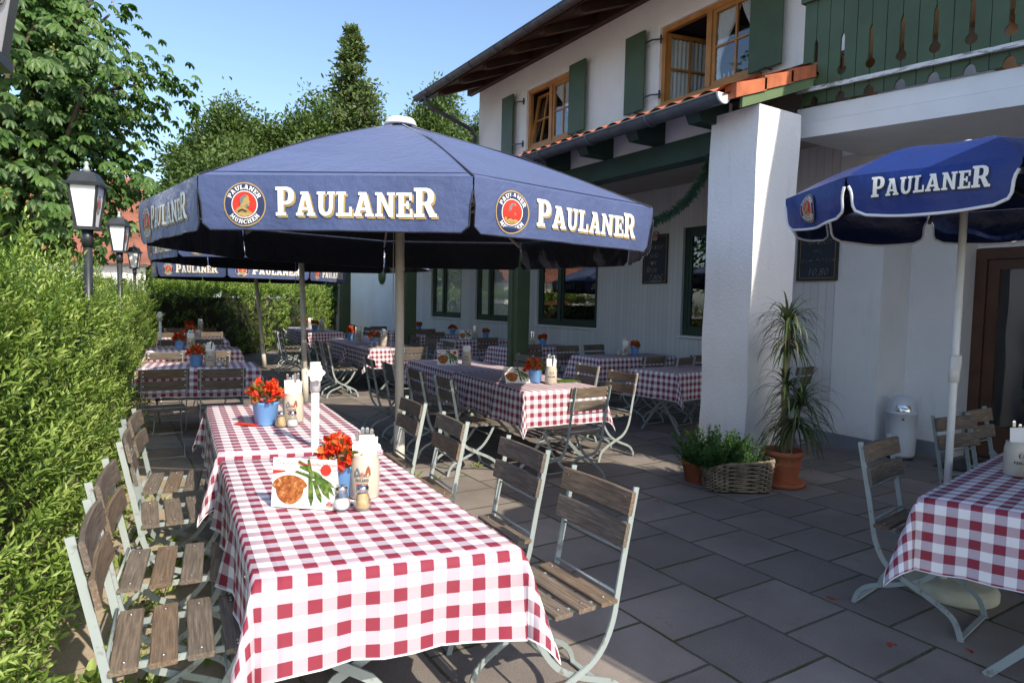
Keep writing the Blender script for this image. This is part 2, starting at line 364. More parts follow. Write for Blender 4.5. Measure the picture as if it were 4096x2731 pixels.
# ------------------------------------------------------------------ lettering
GL={
'P':(.86,[(0,0),(.48,0),(.48,.12),(.36,.12),(.36,.38),(.52,.38),(.68,.42),(.80,.52),(.84,.69),(.80,.86),(.68,.96),(.52,1),(0,1),(0,.88),(.1,.88),(.1,.12),(0,.12)],[[(.36,.5),(.36,.88),(.46,.88),(.55,.84),(.58,.69),(.55,.54),(.46,.5)]]),
'A':(1.0,[(0,0),(.38,0),(.38,.12),(.29,.12),(.33,.24),(.61,.24),(.65,.12),(.56,.12),(.56,0),(1,0),(1,.12),(.91,.12),(.63,1),(.22,1),(.22,.88),(.32,.88),(.07,.12),(0,.12)],[[(.37,.36),(.57,.36),(.47,.72)]]),
'U':(.96,[(0,1),(0,.88),(.1,.88),(.1,.32),(.16,.13),(.3,.02),(.48,-.01),(.66,.02),(.8,.13),(.86,.32),(.86,.88),(.96,.88),(.96,1),(.56,1),(.56,.88),(.66,.88),(.66,.34),(.62,.2),(.5,.14),(.4,.2),(.35,.34),(.35,.88),(.45,.88),(.45,1)],[]),
'L':(.8,[(0,0),(.78,0),(.78,.38),(.65,.38),(.65,.13),(.36,.13),(.36,.88),(.48,.88),(.48,1),(0,1),(0,.88),(.11,.88),(.11,.12),(0,.12)],[]),
'N':(1.0,[(0,0),(.4,0),(.4,.12),(.31,.12),(.31,.66),(.7,0),(.9,0),(.9,.88),(1,.88),(1,1),(.6,1),(.6,.88),(.69,.88),(.69,.4),(.34,1),(0,1),(0,.88),(.1,.88),(.1,.12),(0,.12)],[]),
'E':(.8,[(0,0),(.8,0),(.8,.34),(.67,.34),(.67,.13),(.36,.13),(.36,.44),(.5,.44),(.5,.34),(.61,.34),(.61,.66),(.5,.66),(.5,.56),(.36,.56),(.36,.87),(.65,.87),(.65,.68),(.78,.68),(.78,1),(0,1),(0,.88),(.11,.88),(.11,.12),(0,.12)],[]),
'R':(.97,[(0,0),(.46,0),(.46,.12),(.36,.12),(.36,.4),(.46,.4),(.68,0),(.98,0),(.98,.12),(.9,.12),(.7,.44),(.82,.53),(.86,.7),(.82,.87),(.7,.96),(.54,1),(0,1),(0,.88),(.1,.88),(.1,.12),(0,.12)],[[(.36,.52),(.36,.88),(.48,.88),(.57,.84),(.6,.7),(.57,.56),(.48,.52)]]),
'M':(1.18,[(0,0),(.36,0),(.36,.12),(.28,.12),(.28,.66),(.52,.1),(.62,.1),(.86,.66),(.86,.12),(.78,.12),(.78,0),(1.18,0),(1.18,.12),(1.08,.12),(1.08,.88),(1.18,.88),(1.18,1),(.84,1),(.58,.42),(.34,1),(0,1),(0,.88),(.1,.88),(.1,.12),(0,.12)],[]),
'C':(.86,[(.84,.68),(.84,1),(.72,1),(.68,.95),(.48,1.01),(.2,.93),(.04,.7),(0,.5),(.04,.3),(.2,.07),(.48,-.01),(.74,.07),(.86,.28),(.72,.33),(.62,.18),(.48,.14),(.34,.22),(.28,.5),(.34,.78),(.48,.86),(.62,.8),(.7,.68)],[]),
'H':(1.0,[(0,0),(.42,0),(.42,.12),(.34,.12),(.34,.44),(.66,.44),(.66,.12),(.58,.12),(.58,0),(1,0),(1,.12),(.9,.12),(.9,.88),(1,.88),(1,1),(.58,1),(.58,.88),(.66,.88),(.66,.58),(.34,.58),(.34,.88),(.42,.88),(.42,1),(0,1),(0,.88),(.1,.88),(.1,.12),(0,.12)],[])}
GL['Ü']=(GL['U'][0],[(x,y*.84) for x,y in GL['U'][1]],[])
UML=[[(.2,.9),(.4,.9),(.4,1.06),(.2,1.06)],[(.56,.9),(.76,.9),(.76,1.06),(.56,1.06)]]
def word(mb,txt,h,x0,y0,width,fn,big=1.18,step=.03):
    """slab lettering, first and last letters taller"""
    sz=[h*(big if i in (0,len(txt)-1) else 1) for i in range(len(txt))]; gap=.07*h
    tot=sum(GL[c][0]*s for c,s in zip(txt,sz))+gap*(len(txt)-1); k=width/tot; x=x0
    for i,(c,s) in enumerate(zip(txt,sz)):
        w,o,hs=GL[c]; T=lambda p: (x+p[0]*s*k,y0+p[1]*s)
        mb.poly([T(p) for p in o],[[T(p) for p in q] for q in hs],fn,step); x+=(w*s+gap)*k
def arcword(mb,txt,h,r,amid,span,fn,inner=False):
    n=len(txt); ws=[GL[c][0] for c in txt]; tot=sum(ws)+.12*(n-1); a=amid+(span/2 if not inner else -span/2)
    for c,w in zip(txt,ws):
        _,o,hs=GL[c]; da=span*w/tot
        def T(p):
            th=a-(p[0]/w)*da if not inner else a+(p[0]/w)*da
            rr=r+p[1]*h if not inner else r-(p[1])*h+h
            return (rr*math.cos(th),rr*math.sin(th))
        mb.poly([T(p) for p in o],[[T(p) for p in q] for q in hs],fn)
        if c=='Ü':
            for q in UML: mb.poly([T(p) for p in q],[],fn)
        a+=(-1 if not inner else 1)*span*(w+.12)/tot
def ring(r0,r1,n=40):
    o=[(r1*math.cos(2*PI*i/n),r1*math.sin(2*PI*i/n)) for i in range(n)]; h=[(r0*math.cos(2*PI*i/n),r0*math.sin(2*PI*i/n)) for i in range(n)]
    return o,([h] if r0>0 else [])
EMB=['gold_print','navy_print','white_print','red_print','pale_gold','grey_print','dark_print']
def emblem(mb,fn,rad,mi=0,dull=False):
    """round crest; fn(x,y,layer) -> 3D; material indices from mi"""
    def F(l): return lambda x,y: fn(x*rad,y*rad,l)
    def disc(r0,r1,m,l,n=36):
        mb.cur=mi+m; o,h=ring(r0,r1,n); mb.poly(o,h,F(l))
    disc(.94,1,0,0); disc(.62,.94,1,0); disc(.58,.62,2,0); disc(0,.58,3,0)
    mb.cur=mi+2; arcword(mb,'PAULANER',.2,.68,PI/2,2.35,F(1)); arcword(mb,'MÜNCHEN',.2,.68,-PI/2,1.9,F(1),True)
    bust=[(-.44,-.34),(-.36,-.2),(-.17,-.06),(-.2,.1),(-.18,.28),(-.06,.4),(.08,.43),(.2,.37),(.23,.27),(.22,.2),(.29,.1),(.24,.07),(.25,-.02),(.23,-.1),(.13,-.17),(.2,-.26),(.4,-.4),(.25,-.5),(0,-.56),(-.25,-.5)]
    mb.cur=mi+4; mb.poly(bust,[],F(1))
    mb.cur=mi+5; mb.poly([(-.17,-.02),(-.2,.1),(-.18,.28),(-.06,.4),(.08,.43),(.12,.36),(-.02,.3),(-.04,.16),(-.1,.06)],[],F(2)); mb.poly([(.23,-.1),(.13,-.17),(.06,-.06),(.12,0),(.2,-.02)],[],F(2))
    mb.cur=mi+6; mb.poly([(-.3,-.3),(-.1,-.2),(.14,-.3),(.12,-.34),(-.1,-.26),(-.28,-.36)],[],F(2))
    mb.cur=0
def font_text(name,txt,size,matname,parent,mtx,shear=0,offset=0,align='LEFT',space=1.0):
    cu=bpy.data.curves.new(name,'FONT'); cu.body=txt; cu.size=size; cu.shear=shear; cu.offset=offset; cu.align_x=align; cu.space_line=space; cu.resolution_u=3
    ob=bpy.data.objects.new(name,cu); COL.objects.link(ob); bpy.context.view_layer.update()
    me=bpy.data.meshes.new_from_object(ob.evaluated_get(bpy.context.evaluated_depsgraph_get())); bpy.data.objects.remove(ob); bpy.data.curves.remove(cu)
    me.name=name; me.materials.clear(); me.materials.append(MATS[matname]); me.transform(mtx)
    return link(name,me,parent)
# ------------------------------------------------------------------ camera, light, sky
F_PX,PITCH,ROLL,TH,HC=2600.,-.058,.022,R(32.),1.555
cp,sp=math.cos(PITCH),math.sin(PITCH); cr,sr=math.cos(ROLL),math.sin(ROLL)
fw=Vector((0,cp,sp)); ri=Vector((1,0,0)); up=Vector((0,-sp,cp))
r_=ri*cr+up*sr; u_=-ri*sr+up*cr
rot=Matrix.Rotation(-TH,3,'Z')
Xa,Ya,Za=rot@r_,rot@u_,-(rot@fw)
cam=bpy.data.cameras.new('camera'); cam.sensor_width=36; cam.lens=F_PX/4096*36; cam.clip_end=3000; cam.clip_start=.02
co=bpy.data.objects.new('camera',cam); COL.objects.link(co)
co.matrix_world=Matrix(((Xa.x,Ya.x,Za.x,0),(Xa.y,Ya.y,Za.y,0),(Xa.z,Ya.z,Za.z,HC),(0,0,0,1)))
sc.camera=co
SUN=Vector((-.144,1,-.846)).normalized()
w=bpy.data.worlds.new('World'); sc.world=w; w.use_nodes=True; nt=w.node_tree
sky=nt.nodes.new('ShaderNodeTexSky'); sky.sky_type='NISHITA'; sky.sun_disc=False
sky.sun_elevation=math.asin(-SUN.z); sky.sun_rotation=math.atan2(-SUN.x,-SUN.y); sky.air_density=1.0; sky.dust_density=1.6; sky.ozone_density=2.5
nt.links.new(sky.outputs[0],nt.nodes['Background'].inputs[0]); nt.nodes['Background'].inputs[1].default_value=.15
sl=bpy.data.lights.new('sun','SUN'); sl.energy=3.4; sl.angle=R(.5); sl.color=(1,.9,.74)
so=bpy.data.objects.new('sun',sl); COL.objects.link(so); so.rotation_euler=SUN.to_track_quat('-Z','Y').to_euler()
sc.view_settings.view_transform='Standard'; sc.view_settings.look='None'; sc.view_settings.exposure=.85
sc.cycles.max_bounces=8; sc.cycles.transparent_max_bounces=8; sc.cycles.caustics_reflective=False; sc.cycles.caustics_refractive=False
# ------------------------------------------------------------------ ground
def structure(name,mb,mt): return tag(mb.build(name,mt),kind='structure')
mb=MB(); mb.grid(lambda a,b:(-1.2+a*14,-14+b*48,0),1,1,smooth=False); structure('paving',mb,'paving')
mb=MB(); mb.grid(lambda a,b:(-900+a*1800,-900+b*1800,-.004),1,1,smooth=False); structure('ground',mb,'far_gravel')
# weeds in the joints
def tuft(n,pts,spread,Lr):
    P=[];D=[]
    for (x,y) in pts:
        k=rng.integers(6,16); a=rng.random(k)*2*PI; q=rng.random(k)*spread
        P.append(np.stack([x+q*np.cos(a),y+q*np.sin(a),np.zeros(k)],1)); e=rng.uniform(.3,1.2,k); D.append(np.stack([np.cos(a)*np.cos(e),np.sin(a)*np.cos(e),np.sin(e)],1))
    return np.concatenate(P),np.concatenate(D)
pts=[(rng.uniform(.0,.35),rng.uniform(1.4,6)) for _ in range(70)]+[(-.05+rng.random()*.9,rng.uniform(1.2,4.8)) for _ in range(40)]+[(rng.uniform(1.6,3),rng.uniform(5,9)) for _ in range(14)]
P,D=tuft(0,pts,.035,.05); n=len(P)
tag(leafmesh('weeds',P,D,unit(rng.normal(size=(n,3))),rng.uniform(.03,.09,n),rng.uniform(.008,.022,n),'privet_leaf'),'small green weeds growing in the paving joints beside the hedge','weeds',kind='stuff')
# fallen petals
for i,(x,y) in enumerate([(3.32,1.98),(3.36,1.33),(3.1,1.55),(3.74,3.72)]):
    k=5; P=np.array([[x,y,.004]]*k)+rng.normal(size=(k,3))*[.008,.008,0]; a=rng.random(k)*6.3; D=np.stack([np.cos(a),np.sin(a),np.full(k,.12)],1)
    tag(leafmesh('fallen_petal',P,D,np.array([[0,0,1.]]*k),np.full(k,.019),np.full(k,.015),'begonia_petal',fold=.1),['red fallen blossom on the paving near the right folding chair','red fallen blossom on the paving beside the crossed table legs at the right','small red blossom on the paving between chair feet at the right','single red petal on the paving left of the wicker basket'][i],'petal','red petals lying on the paving')
# ------------------------------------------------------------------ house
HG=thing('guest_house','white rendered guest house with green shutters, covered porch and green balcony','house',(0,0,0))
def wall_cells(mb,u,v0,v1,z0,z1,holes,depth=.22,sgn=1):
    """wall facing -u at plane u with openings (va,vb,za,zb); reveals go to u+depth"""
    vs=sorted({v0,v1,*[h[0] for h in holes],*[h[1] for h in holes]}); zs=sorted({z0,z1,*[h[2] for h in holes],*[h[3] for h in holes]})
    for a,b in zip(vs,vs[1:]):
        for c,d in zip(zs,zs[1:]):
            if any(h[0]<=a and b<=h[1] and h[2]<=c and d<=h[3] for h in holes): continue
            i=len(mb.v); mb.v+= [(u,a,c),(u,b,c),(u,b,d),(u,a,d)]; mb.face((i,i+3,i+2,i+1))
    for a,b,c,d in holes:
        for p,q in (((a,c),(b,c)),((b,c),(b,d)),((b,d),(a,d)),((a,d),(a,c))):
            i=len(mb.v); mb.v+=[(u,p[0],p[1]),(u,q[0],q[1]),(u+depth,q[0],q[1]),(u+depth,p[0],p[1])]; mb.face((i,i+1,i+2,i+3))
UPW=7.2; RW=8.0
up_win=[(9.62,11.16,4.62,5.80),(5.62,7.46,4.60,5.78)]
lo_win=[(6.2,7.6,1.1,2.85),(9.75,11.82,1.12,2.78),(12.9,14.62,1.13,2.85),(15.4,17.28,1.14,2.85)]
mb=MB(); wall_cells(mb,UPW,-6,13.13,3.56,6.62,up_win,.16)
i=len(mb.v); mb.v+=[(UPW,13.13,3.56),(14,13.13,3.56),(14,13.13,8),(UPW,13.13,6.62)]; mb.face((i,i+1,i+2,i+3))
mb.build('wall',['stucco'],HG)
mb=MB(); wall_cells(mb,RW,5.2,18.83,0,3.6,lo_win,.14); mb.bbox((7.1,4.39,0),(7.99,5.2,3.6)); mb.build('porch_wall',['white_siding'],HG)
mb=MB(); mb.bbox((7.095,3.86,0),(8.6,4.388,3.3)); mb.bbox((7.66,3.36,0),(8.6,3.858,3.3)); mb.bbox((8.02,2.0,2.26),(8.6,3.358,3.3)); mb.bbox((8.02,-6,0),(8.6,2.0,3.3)); mb.bbox((6.3,-1.6,0),(8.0,-1.2,3.0)); mb.build('entrance_wall',['stucco'],HG)  # last box is an unseen wing wall added to dim the entrance
mb=MB(); mb.bbox((7.075,3.845,0),(7.094,4.6,.15)); mb.bbox((7.645,3.345,0),(7.659,3.843,.15)); mb.bbox((7.096,3.842,0),(7.644,3.858,.15)); mb.build('plinth',['plinth_grey'],HG)
mb=MB()
mb.grid(lambda a,b:(8.0,18.83+a*12,b*3.4),1,1,smooth=False); mb.build('annex_wall',['annex_stucco'],HG)
# pillar (slightly uneven render)
mb=MB()
def pil(a,b):
    pts=[(5.68,3.95),(5.68,4.5),(5.06,4.5),(5.06,3.95),(5.68,3.95)]; s=a*4; k=min(3,int(s)); t_=s-k
    x=pts[k][0]+(pts[k+1][0]-pts[k][0])*t_; y=pts[k][1]+(pts[k+1][1]-pts[k][1])*t_
    return (x+.006*math.sin(7*b*3.4+x*3),y+.006*math.sin(5*b*3.4+1),b*3.42)
mb.grid(pil,16,24,smooth=False); mb.build('pillar',['stucco'],HG)
# porch posts, beam, rafters
for y in (8.33,12.55,16.8):
    mb=MB(); mb.bbox((5.2,y-.13,.0),(5.42,y+.13,3.1)); mb.bbox((5.17,y-.16,0),(5.45,y+.16,.12)); mb.bbox((5.175,y-.02,.1),(5.199,y+.02,3.1)); mb.build('post',['green_paint'],HG)
mb=MB(); mb.bbox((5.2,4.535,3.1),(5.42,18.8,3.33)); mb.build('beam',['dark_green_paint'],HG)
mb=MB(); mb.bbox((5.24,4.535,3.331),(5.40,18.8,3.62)); mb.build('fascia_board',['white_paint'],HG)
y=4.52
while y<14:
    mb=MB(); W2=.085; o=[(4.78,3.47),(4.86,3.34),(5.235,3.34),(5.235,3.6)]
    mb.prism(o,lambda a,b,d,y=y:(a,y-W2+d,b),2*W2); mb.build('rafter_end',['dark_green_paint'],HG); y+=.86
mb=MB(); mb.grid(lambda a,b:(5.43+a*2.57,4.535+b*14.3,3.335+.22*a),1,1,smooth=False); mb.build('porch_ceiling',['ceiling_boards'],HG)
# porch roof, corrugated pantiles, slope .365
mb=MB()
def rooff(a,b):
    u=4.63+a*2.56; v=3.98+b*10; return (u,v,3.515+.365*(u-4.73)+.035*abs(math.sin(PI*v/.215))+.012*math.sin(a*8*2*PI))
mb.grid(rooff,16,372); mb.grid(lambda a,b:(4.635+a*2.55,3.98+b*10,3.445+.365*a*2.55),1,1,smooth=False)
pr=mb.build('porch_roof',['roof_tile'],HG)
for k in range(6):
    u0=4.73+k*.38; z0=3.505+.365*(u0-4.73)
    mb=MB(); o=[(u0-.01,z0-.11+.012),(u0+.40,z0-.11+.15),(u0+.40,z0+.155),(u0-.01,z0+.03)]
    mb.prism(o,lambda a,b,d:(a,3.925+d,b),.13); mb.build('verge_tile',['roof_tile'],pr)
mb=MB(); o=[(4.83,3.345),(6.6,3.99),(6.6,4.13),(4.83,3.45)]; mb.prism(o,lambda a,b,d:(a,3.945+d,b),.03); mb.build('barge_board',['sage_paint'] if 'sage_paint' in MATS else ['green_paint'],HG)
mb=MB(); mb.bbox((7.12,4.0,4.33),(7.198,13.1,4.5)); mb.build('roof_flashing',['dark_brown'],HG)
def gutter(name,u,z,v0,v1,r,parent,mt,cap=True):
    mb=MB(); mb.smooth=True
    n=10
    for k,(ra,fl) in enumerate(((r,False),(r-.008,True))):
        def g(a,b): th=PI+PI*a; return (u+ra*math.cos(th),v0+b*(v1-v0),z+ra*math.sin(th))
        mb.grid(g,n,1)
    mb.smooth=False
    mb.tube([(u-r,v0,z),(u-r,v1,z)],.012,6)
    y=v0+.9
    while y<v1:
        mb.tube([(u+(r+.006)*math.cos(PI+PI*i/10),y,z+(r+.006)*math.sin(PI+PI*i/10)) for i in range(11)],.012,5,up=(0,1,0)); y+=.95
    if cap: pass
    o=mb.build(name,mt,parent)
    mb=MB(); i=len(mb.v); mb.prism([(r*1.04*math.cos(PI+PI*j/12),r*1.04*math.sin(PI+PI*j/12)) for j in range(13)],lambda a,b,d:(u+a,v0-.02+d,z+b),.018)
    mb.build('gutter_end_cap',['white_metal'],o)
    return o
gutter('gutter',4.67,3.455,4.03,14.2,.085,HG,'zinc')
# main roof
mb=MB()
def mroof(a,b): u=5.99+a*5; v=-7+b*20.75; return (u,v,6.12+.42*(u-5.99)+.022*abs(math.sin(PI*v/.25)))
mb.grid(mroof,2,660); mr=mb.build('roof',['old_tile'],HG)
mb=MB(); mb.grid(lambda a,b:(6.01+a*5,-7+b*20.73,6.02+.42*a*5),1,1,smooth=False); mb.bbox((5.992,-7,5.99),(6.015,13.73,6.11)); mb.build('soffit',['soffit_boards'],HG)
y=-.5
while y<13.5:
    mb=MB(); o=[(6.06,6.035),(7.19,6.51),(7.19,6.36),(6.16,5.94),(6.06,5.94)]; mb.prism(o,lambda a,b,d,y=y:(a,y-.07+d,b),.14); mb.build('rafter_end',['dark_brown'],HG); y+=.95
mb=MB(); mb.bbox((7.08,-6,6.28),(7.195,13.5,6.44)); mb.build('wall_plate',['dark_brown'],HG)
gutter('eave_gutter',5.91,6.07,-6.9,13.7,.085,HG,'zinc')
mb=MB(); mb.tube([(5.91,13.2,6.0),(5.91,13.2,5.88),(6.0,13.2,5.78),(7.0,13.1,5.42),(7.12,13.16,5.3),(7.12,13.18,4.42)],.045,10); mb.build('downpipe',['zinc'],HG)
# windows
def window(v0,v1,z0,z1,u,fm,casements,curtain,parent,d=.07,fw_=.07,name='window',sill='orange_wood',bars=True):
    """frame set back in the opening; casements: list of (a,b,kind)"""
    mb=MB(); x=u+.05
    mb.bbox((x,v0,z0),(x+d,v0+fw_,z1)); mb.bbox((x,v1-fw_,z0),(x+d,v1,z1)); mb.bbox((x,v0+fw_,z1-fw_),(x+d,v1-fw_,z1)); mb.bbox((x,v0+fw_,z0),(x+d,v1-fw_,z0+fw_))
    for a,b,k in casements[:-1]: mb.bbox((x-.01,b-.045,z0+fw_),(x+d,b+.045,z1-fw_))
    W_=mb.build(name,[fm],parent)
    for a,b,k in casements:
        a2=a+(.05 if a>v0+.02 else fw_); b2=b-(.05 if b<v1-.02 else fw_); zz0=z0+fw_; zz1=z1-fw_; f=.055
        mb=MB(); w_=b2-a2; h_=zz1-zz0
        def L(y,z,t=0): return (t,y,z)
        mb.bbox((0,0,0),(.05,f,h_)); mb.bbox((0,w_-f,0),(.05,w_,h_)); mb.bbox((0,f,0),(.05,w_-f,f)); mb.bbox((0,f,h_-f),(.05,w_-f,h_))
        if bars: mb.bbox((.006,w_/2-.014,f),(.044,w_/2+.014,h_-f)); mb.bbox((.008,f,h_/2-.014),(.042,w_/2-.015,h_/2+.014)); mb.bbox((.008,w_/2+.015,h_/2-.014),(.042,w_-f,h_/2+.014))
        T=Matrix.Translation((x+.012,a2,zz0))
        if k=='tilt': T=T@Matrix.Rotation(R(9),4,'Y')
        if k=='open': T=Matrix.Translation((x+.06,b2,zz0))@Matrix.Rotation(R(76),4,'Z')@Matrix.Translation((0,-w_,0))
        c=mb.build('casement',[fm],W_); c.matrix_local=T
        mb=MB(); mb.bbox((.02,f,f),(.026,w_-f,h_-f)); c2=mb.build('pane',['window_glass'],W_); c2.matrix_local=T
        if k=='open' and curtain:
            mb=MB(); mb.grid(lambda p,q:(.05+.012*math.sin(p*60)+.01,f+p*(w_-2*f),f+q*(h_-2*f)),60,4); c3=mb.build('curtain',['curtain'],W_); c3.matrix_local=T
    mb=MB(); mb.bbox((u-.05,v0-.03,z0-.035),(u+.045,v1+.03,z0-.003)); mb.build('sill',[sill],W_)
    mb=MB(); X0,X1=u+.15,u+1.1
    i=len(mb.v); mb.v+=[(X0,v0,z0),(X0,v1,z0),(X0,v1,z1),(X0,v0,z1),(X1,v0,z0),(X1,v1,z0),(X1,v1,z1),(X1,v0,z1)]
    for q in ((4,5,6,7),(0,4,7,3),(1,2,6,5),(0,1,5,4),(3,7,6,2)): mb.face([i+k for k in q])
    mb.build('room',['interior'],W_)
    return W_
def drape(W_,u,a,b,z0,z1,side):
    """gathered net curtain, tied to one side"""
    mb=MB()
    def fn(p,q):
        full=1-.78*math.sin(min(1,q*1.25)*PI/2)**1.6 if q<.8 else .22+.1*(q-.8)/.2
        y=(a+(b-a)*p*full) if side>0 else (b-(b-a)*p*full)
        return (u+.02*math.sin(p*52)+.01,y,z1-(z1-z0)*q)
    mb.grid(fn,52,16); mb.build('curtain',['curtain'],W_)
w1=window(9.62,11.16,4.62,5.80,UPW,'orange_wood',[(9.62,10.39,'shut'),(10.39,11.16,'tilt')],True,HG)
drape(w1,UPW+.105,9.7,10.4,4.72,5.72,1)
w2=window(5.62,7.46,4.60,5.78,UPW,'orange_wood',[(5.62,6.54,'shut'),(6.54,7.46,'open')],True,HG)
drape(w2,UPW+.105,5.68,6.06,4.7,5.7,1); drape(w2,UPW+.11,6.07,6.5,4.7,5.7,-1)
# candlestick behind the pane
t=thing('candle_holder','silver candle holder with white candles on the upper window sill','candle holder',(UPW+.19,6.33,4.605))
mb=MB(); mb.lathe([(.05,0),(.05,.01),(.008,.02),(.008,.1)],12); mb.bar([(0,-.12,.1),(0,.12,.1)],.012,.012); mb.build('stand',['steel'],t)
for k in range(4):
    mb=MB(); mb.lathe([(.011,0),(.011,.12),(0,.125)],8,(0,-.12+.08*k,.107)); mb.build('candle',['white_paint'],t)
for a in lo_win:
    m_=a[0]+(a[1]-a[0])*.62
    W_=window(*a,RW,'dark_green_paint',[(a[0],m_,'shut'),(m_,a[1],'shut')],False,HG,bars=False,sill='white_paint',fw_=.09)
    if a[0]>12:
        mb=MB(); mb.grid(lambda p,q,a=a:(RW+.13+.012*math.sin(p*95),a[0]+.1+p*(a[1]-a[0]-.2),a[2]+.1+q*(a[3]-a[2]-.2)),90,2); mb.build('curtain',['curtain'],W_)
def shutter(v0,v1,z0,z1,hs):
    mb=MB(); mb.bbox((UPW-.125,v0,z0),(UPW-.085,v1,z1)); s=mb.build('shutter',['green_paint'],HG)
    md=s.modifiers.new('b','BEVEL'); md.width=.006
    if hs is not None:
        for z in (z0+.18,z1-.2):
            mb=MB(); y0=v0 if hs<0 else v1; mb.bar([(UPW-.105,y0,z),(UPW-.105,y0+hs*.16,z),(UPW-.0,y0+hs*.27,z)],.02,.02); mb.lathe([(.016,-.06),(.016,.06)],6,(UPW-.02,y0+hs*.25,z)); mb.build('hinge',['dark_metal'],s)
shutter(11.5,11.93,4.6,5.82,-1); shutter(9.14,9.6,4.6,5.82,None); shutter(7.67,8.11,4.6,5.8,-1); shutter(5.24,5.72,4.58,5.8,None)
for y in (9.36,7.9,5.5):
    mb=MB(); mb.bar([(UPW,y-.05,4.585),(UPW-.15,y-.05,4.585),(UPW-.15,y+.08,4.57)],.015,.015); mb.build('shutter_catch',['dark_metal'],HG)
# balcony: dips slightly towards its front end
BU=5.87
def bz(v): return -.066*(4.1-v)
bal=MB(); 
for a,b,du in ((3.255,3.4,0),(3.405,3.545,.012)):
    i=len(bal.v)
    for v in (4.13,-4.0):
        for (u,z) in ((BU+du,a),(8.6,a),(8.6,b),(BU+du,b)): bal.v.append((u,v,z+bz(v)))
    for q in ((0,1,2,3),(7,6,5,4),(0,3,7,4),(0,4,5,1),(3,2,6,7)): bal.face([i+k for k in q])
B_=bal.build('balcony',['white_paint'],HG)
def slotboard(v0,v1,side):
    """board outline in (v,z); half a keyhole slot on one side"""
    zb,zt=3.56,4.56; o=[]
    sl=[]
    zc,rr,wv=3.83,.043,.017
    pts=[(zc-rr,0)]+[(zc-rr*math.cos(a),rr*math.sin(a)) for a in np.linspace(.3,PI-.45,8)]+[(zc+.30,wv),(zc+.345,0)]
    # scalloped foot: quarter circle at slot side
    ft=[(zb+.075,0)]+[(zb+.075*math.cos(a),.045*math.sin(a)) for a in np.linspace(.25,PI/2-.05,5)]+[(zb,.05)]
    if side>0:  # slot on v1 side
        o=[(v0,zb)]+[(v1-d,z) for z,d in ft[::-1]]+[(v1-d,z) for z,d in pts]+[(v1,zt),(v0,zt)]
    else:
        o=[(v1,zb),(v1,zt),(v0,zt)]+[(v0+d,z) for z,d in pts[::-1]]+[(v0+d,z) for z,d in ft]
    return o
mb=MB(); v=4.125; s=-1; k=0
v=4.07
while v>-3.9:
    a,b=v-.132,v; side=-1 if k%2==0 else 1
    o=slotboard(a+.002,b-.002,side)
    mb.prism(o,lambda p,q,d:(BU-.02+d,p,q+bz(p)),.022); v-=.135; k+=1
mb.build('balcony_boards',['green_paint'],B_)
mb=MB()
for a,b,c in ((3.685,3.725,.055),):
    i=len(mb.v)
    for v in (4.09,-4.0):
        for (u,z) in ((BU-c-.02,a-.01),(BU-.021,a-.004),(BU-.021,b),(BU-c-.02,b-.012)): mb.v.append((u,v,z+bz(v)))
    for q in ((0,1,2,3),(7,6,5,4),(0,3,7,4),(0,4,5,1),(3,2,6,7)): mb.face([i+k for k in q])
mb.build('balcony_ledge',['peeling_white'] if 'peeling_white' in MATS else ['white_paint'],B_)
mb=MB(); i=0
for v in (4.1,-4.0):
    for (u,z) in ((BU-.05,4.545),(BU+.09,4.545),(BU+.09,4.6),(BU-.05,4.6)): mb.v.append((u,v,z+bz(v)))
for q in ((0,1,2,3),(7,6,5,4),(0,3,7,4),(0,4,5,1),(3,2,6,7)): mb.face(q)
mb.build('balcony_rail',['green_paint'],B_)
for v in (4.02,1.6,-.8,-3):
    mb=MB(); mb.bbox((BU+.004,v-.05,3.55+bz(v)),(BU+.09,v+.05,4.54+bz(v))); mb.build('balcony_post',['dark_brown'],B_)
# furniture on the balcony seen through the keyholes
t=thing('balcony_bench','brown wooden bench on the balcony glimpsed through the keyhole slots','bench',(6.3,3.1,3.56))
mb=MB(); mb.bbox((-.2,-.7,.36),(.2,.7,.4)); mb.build('seat',['orange_wood'],t)
mb=MB(); mb.bbox((.18,-.7,.45),(.21,.7,.85)); mb.build('backrest',['orange_wood'],t)
for sy in (-.6,.6):
    mb=MB(); mb.bbox((-.18,sy-.03,-.03),(.18,sy+.03,.36)); mb.build('leg',['orange_wood'],t)
# entrance door
mb=MB(); mb.bbox((8.0,3.25,0),(8.09,3.357,2.25)); mb.bbox((8.0,2.0,2.14),(8.09,3.249,2.25)); mb.bbox((8.0,2.0,0),(8.09,2.1,2.139)); dr=mb.build('door',['door_brown'],HG)
mb=MB(); mb.bbox((8.03,3.14,.02),(8.08,3.247,2.135)); mb.bbox((8.03,2.102,.02),(8.08,3.139,.36)); mb.bbox((8.03,2.102,2.03),(8.08,3.139,2.135)); mb.bbox((8.03,2.102,.361),(8.08,2.2,2.029)); mb.build('door_leaf',['door_brown'],dr)
mb=MB(); mb.bbox((8.05,2.201,.361),(8.056,3.139,2.029)); mb.build('pane',['window_glass'],dr)
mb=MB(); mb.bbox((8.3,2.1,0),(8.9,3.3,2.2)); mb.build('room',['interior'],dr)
t=thing('door_mat','dark ribbed door mat in front of the entrance','mat',(7.5,2.75,.0)); mb=MB(); mb.bbox((-.35,-.5,.001),(.35,.5,.014)); mb.build('mat_pile',['dark_print'],t)
mb=MB(); mb.bbox((-.37,-.52,.0),(.37,.52,.008)); mb.build('mat_border',['dark_frame'],t)
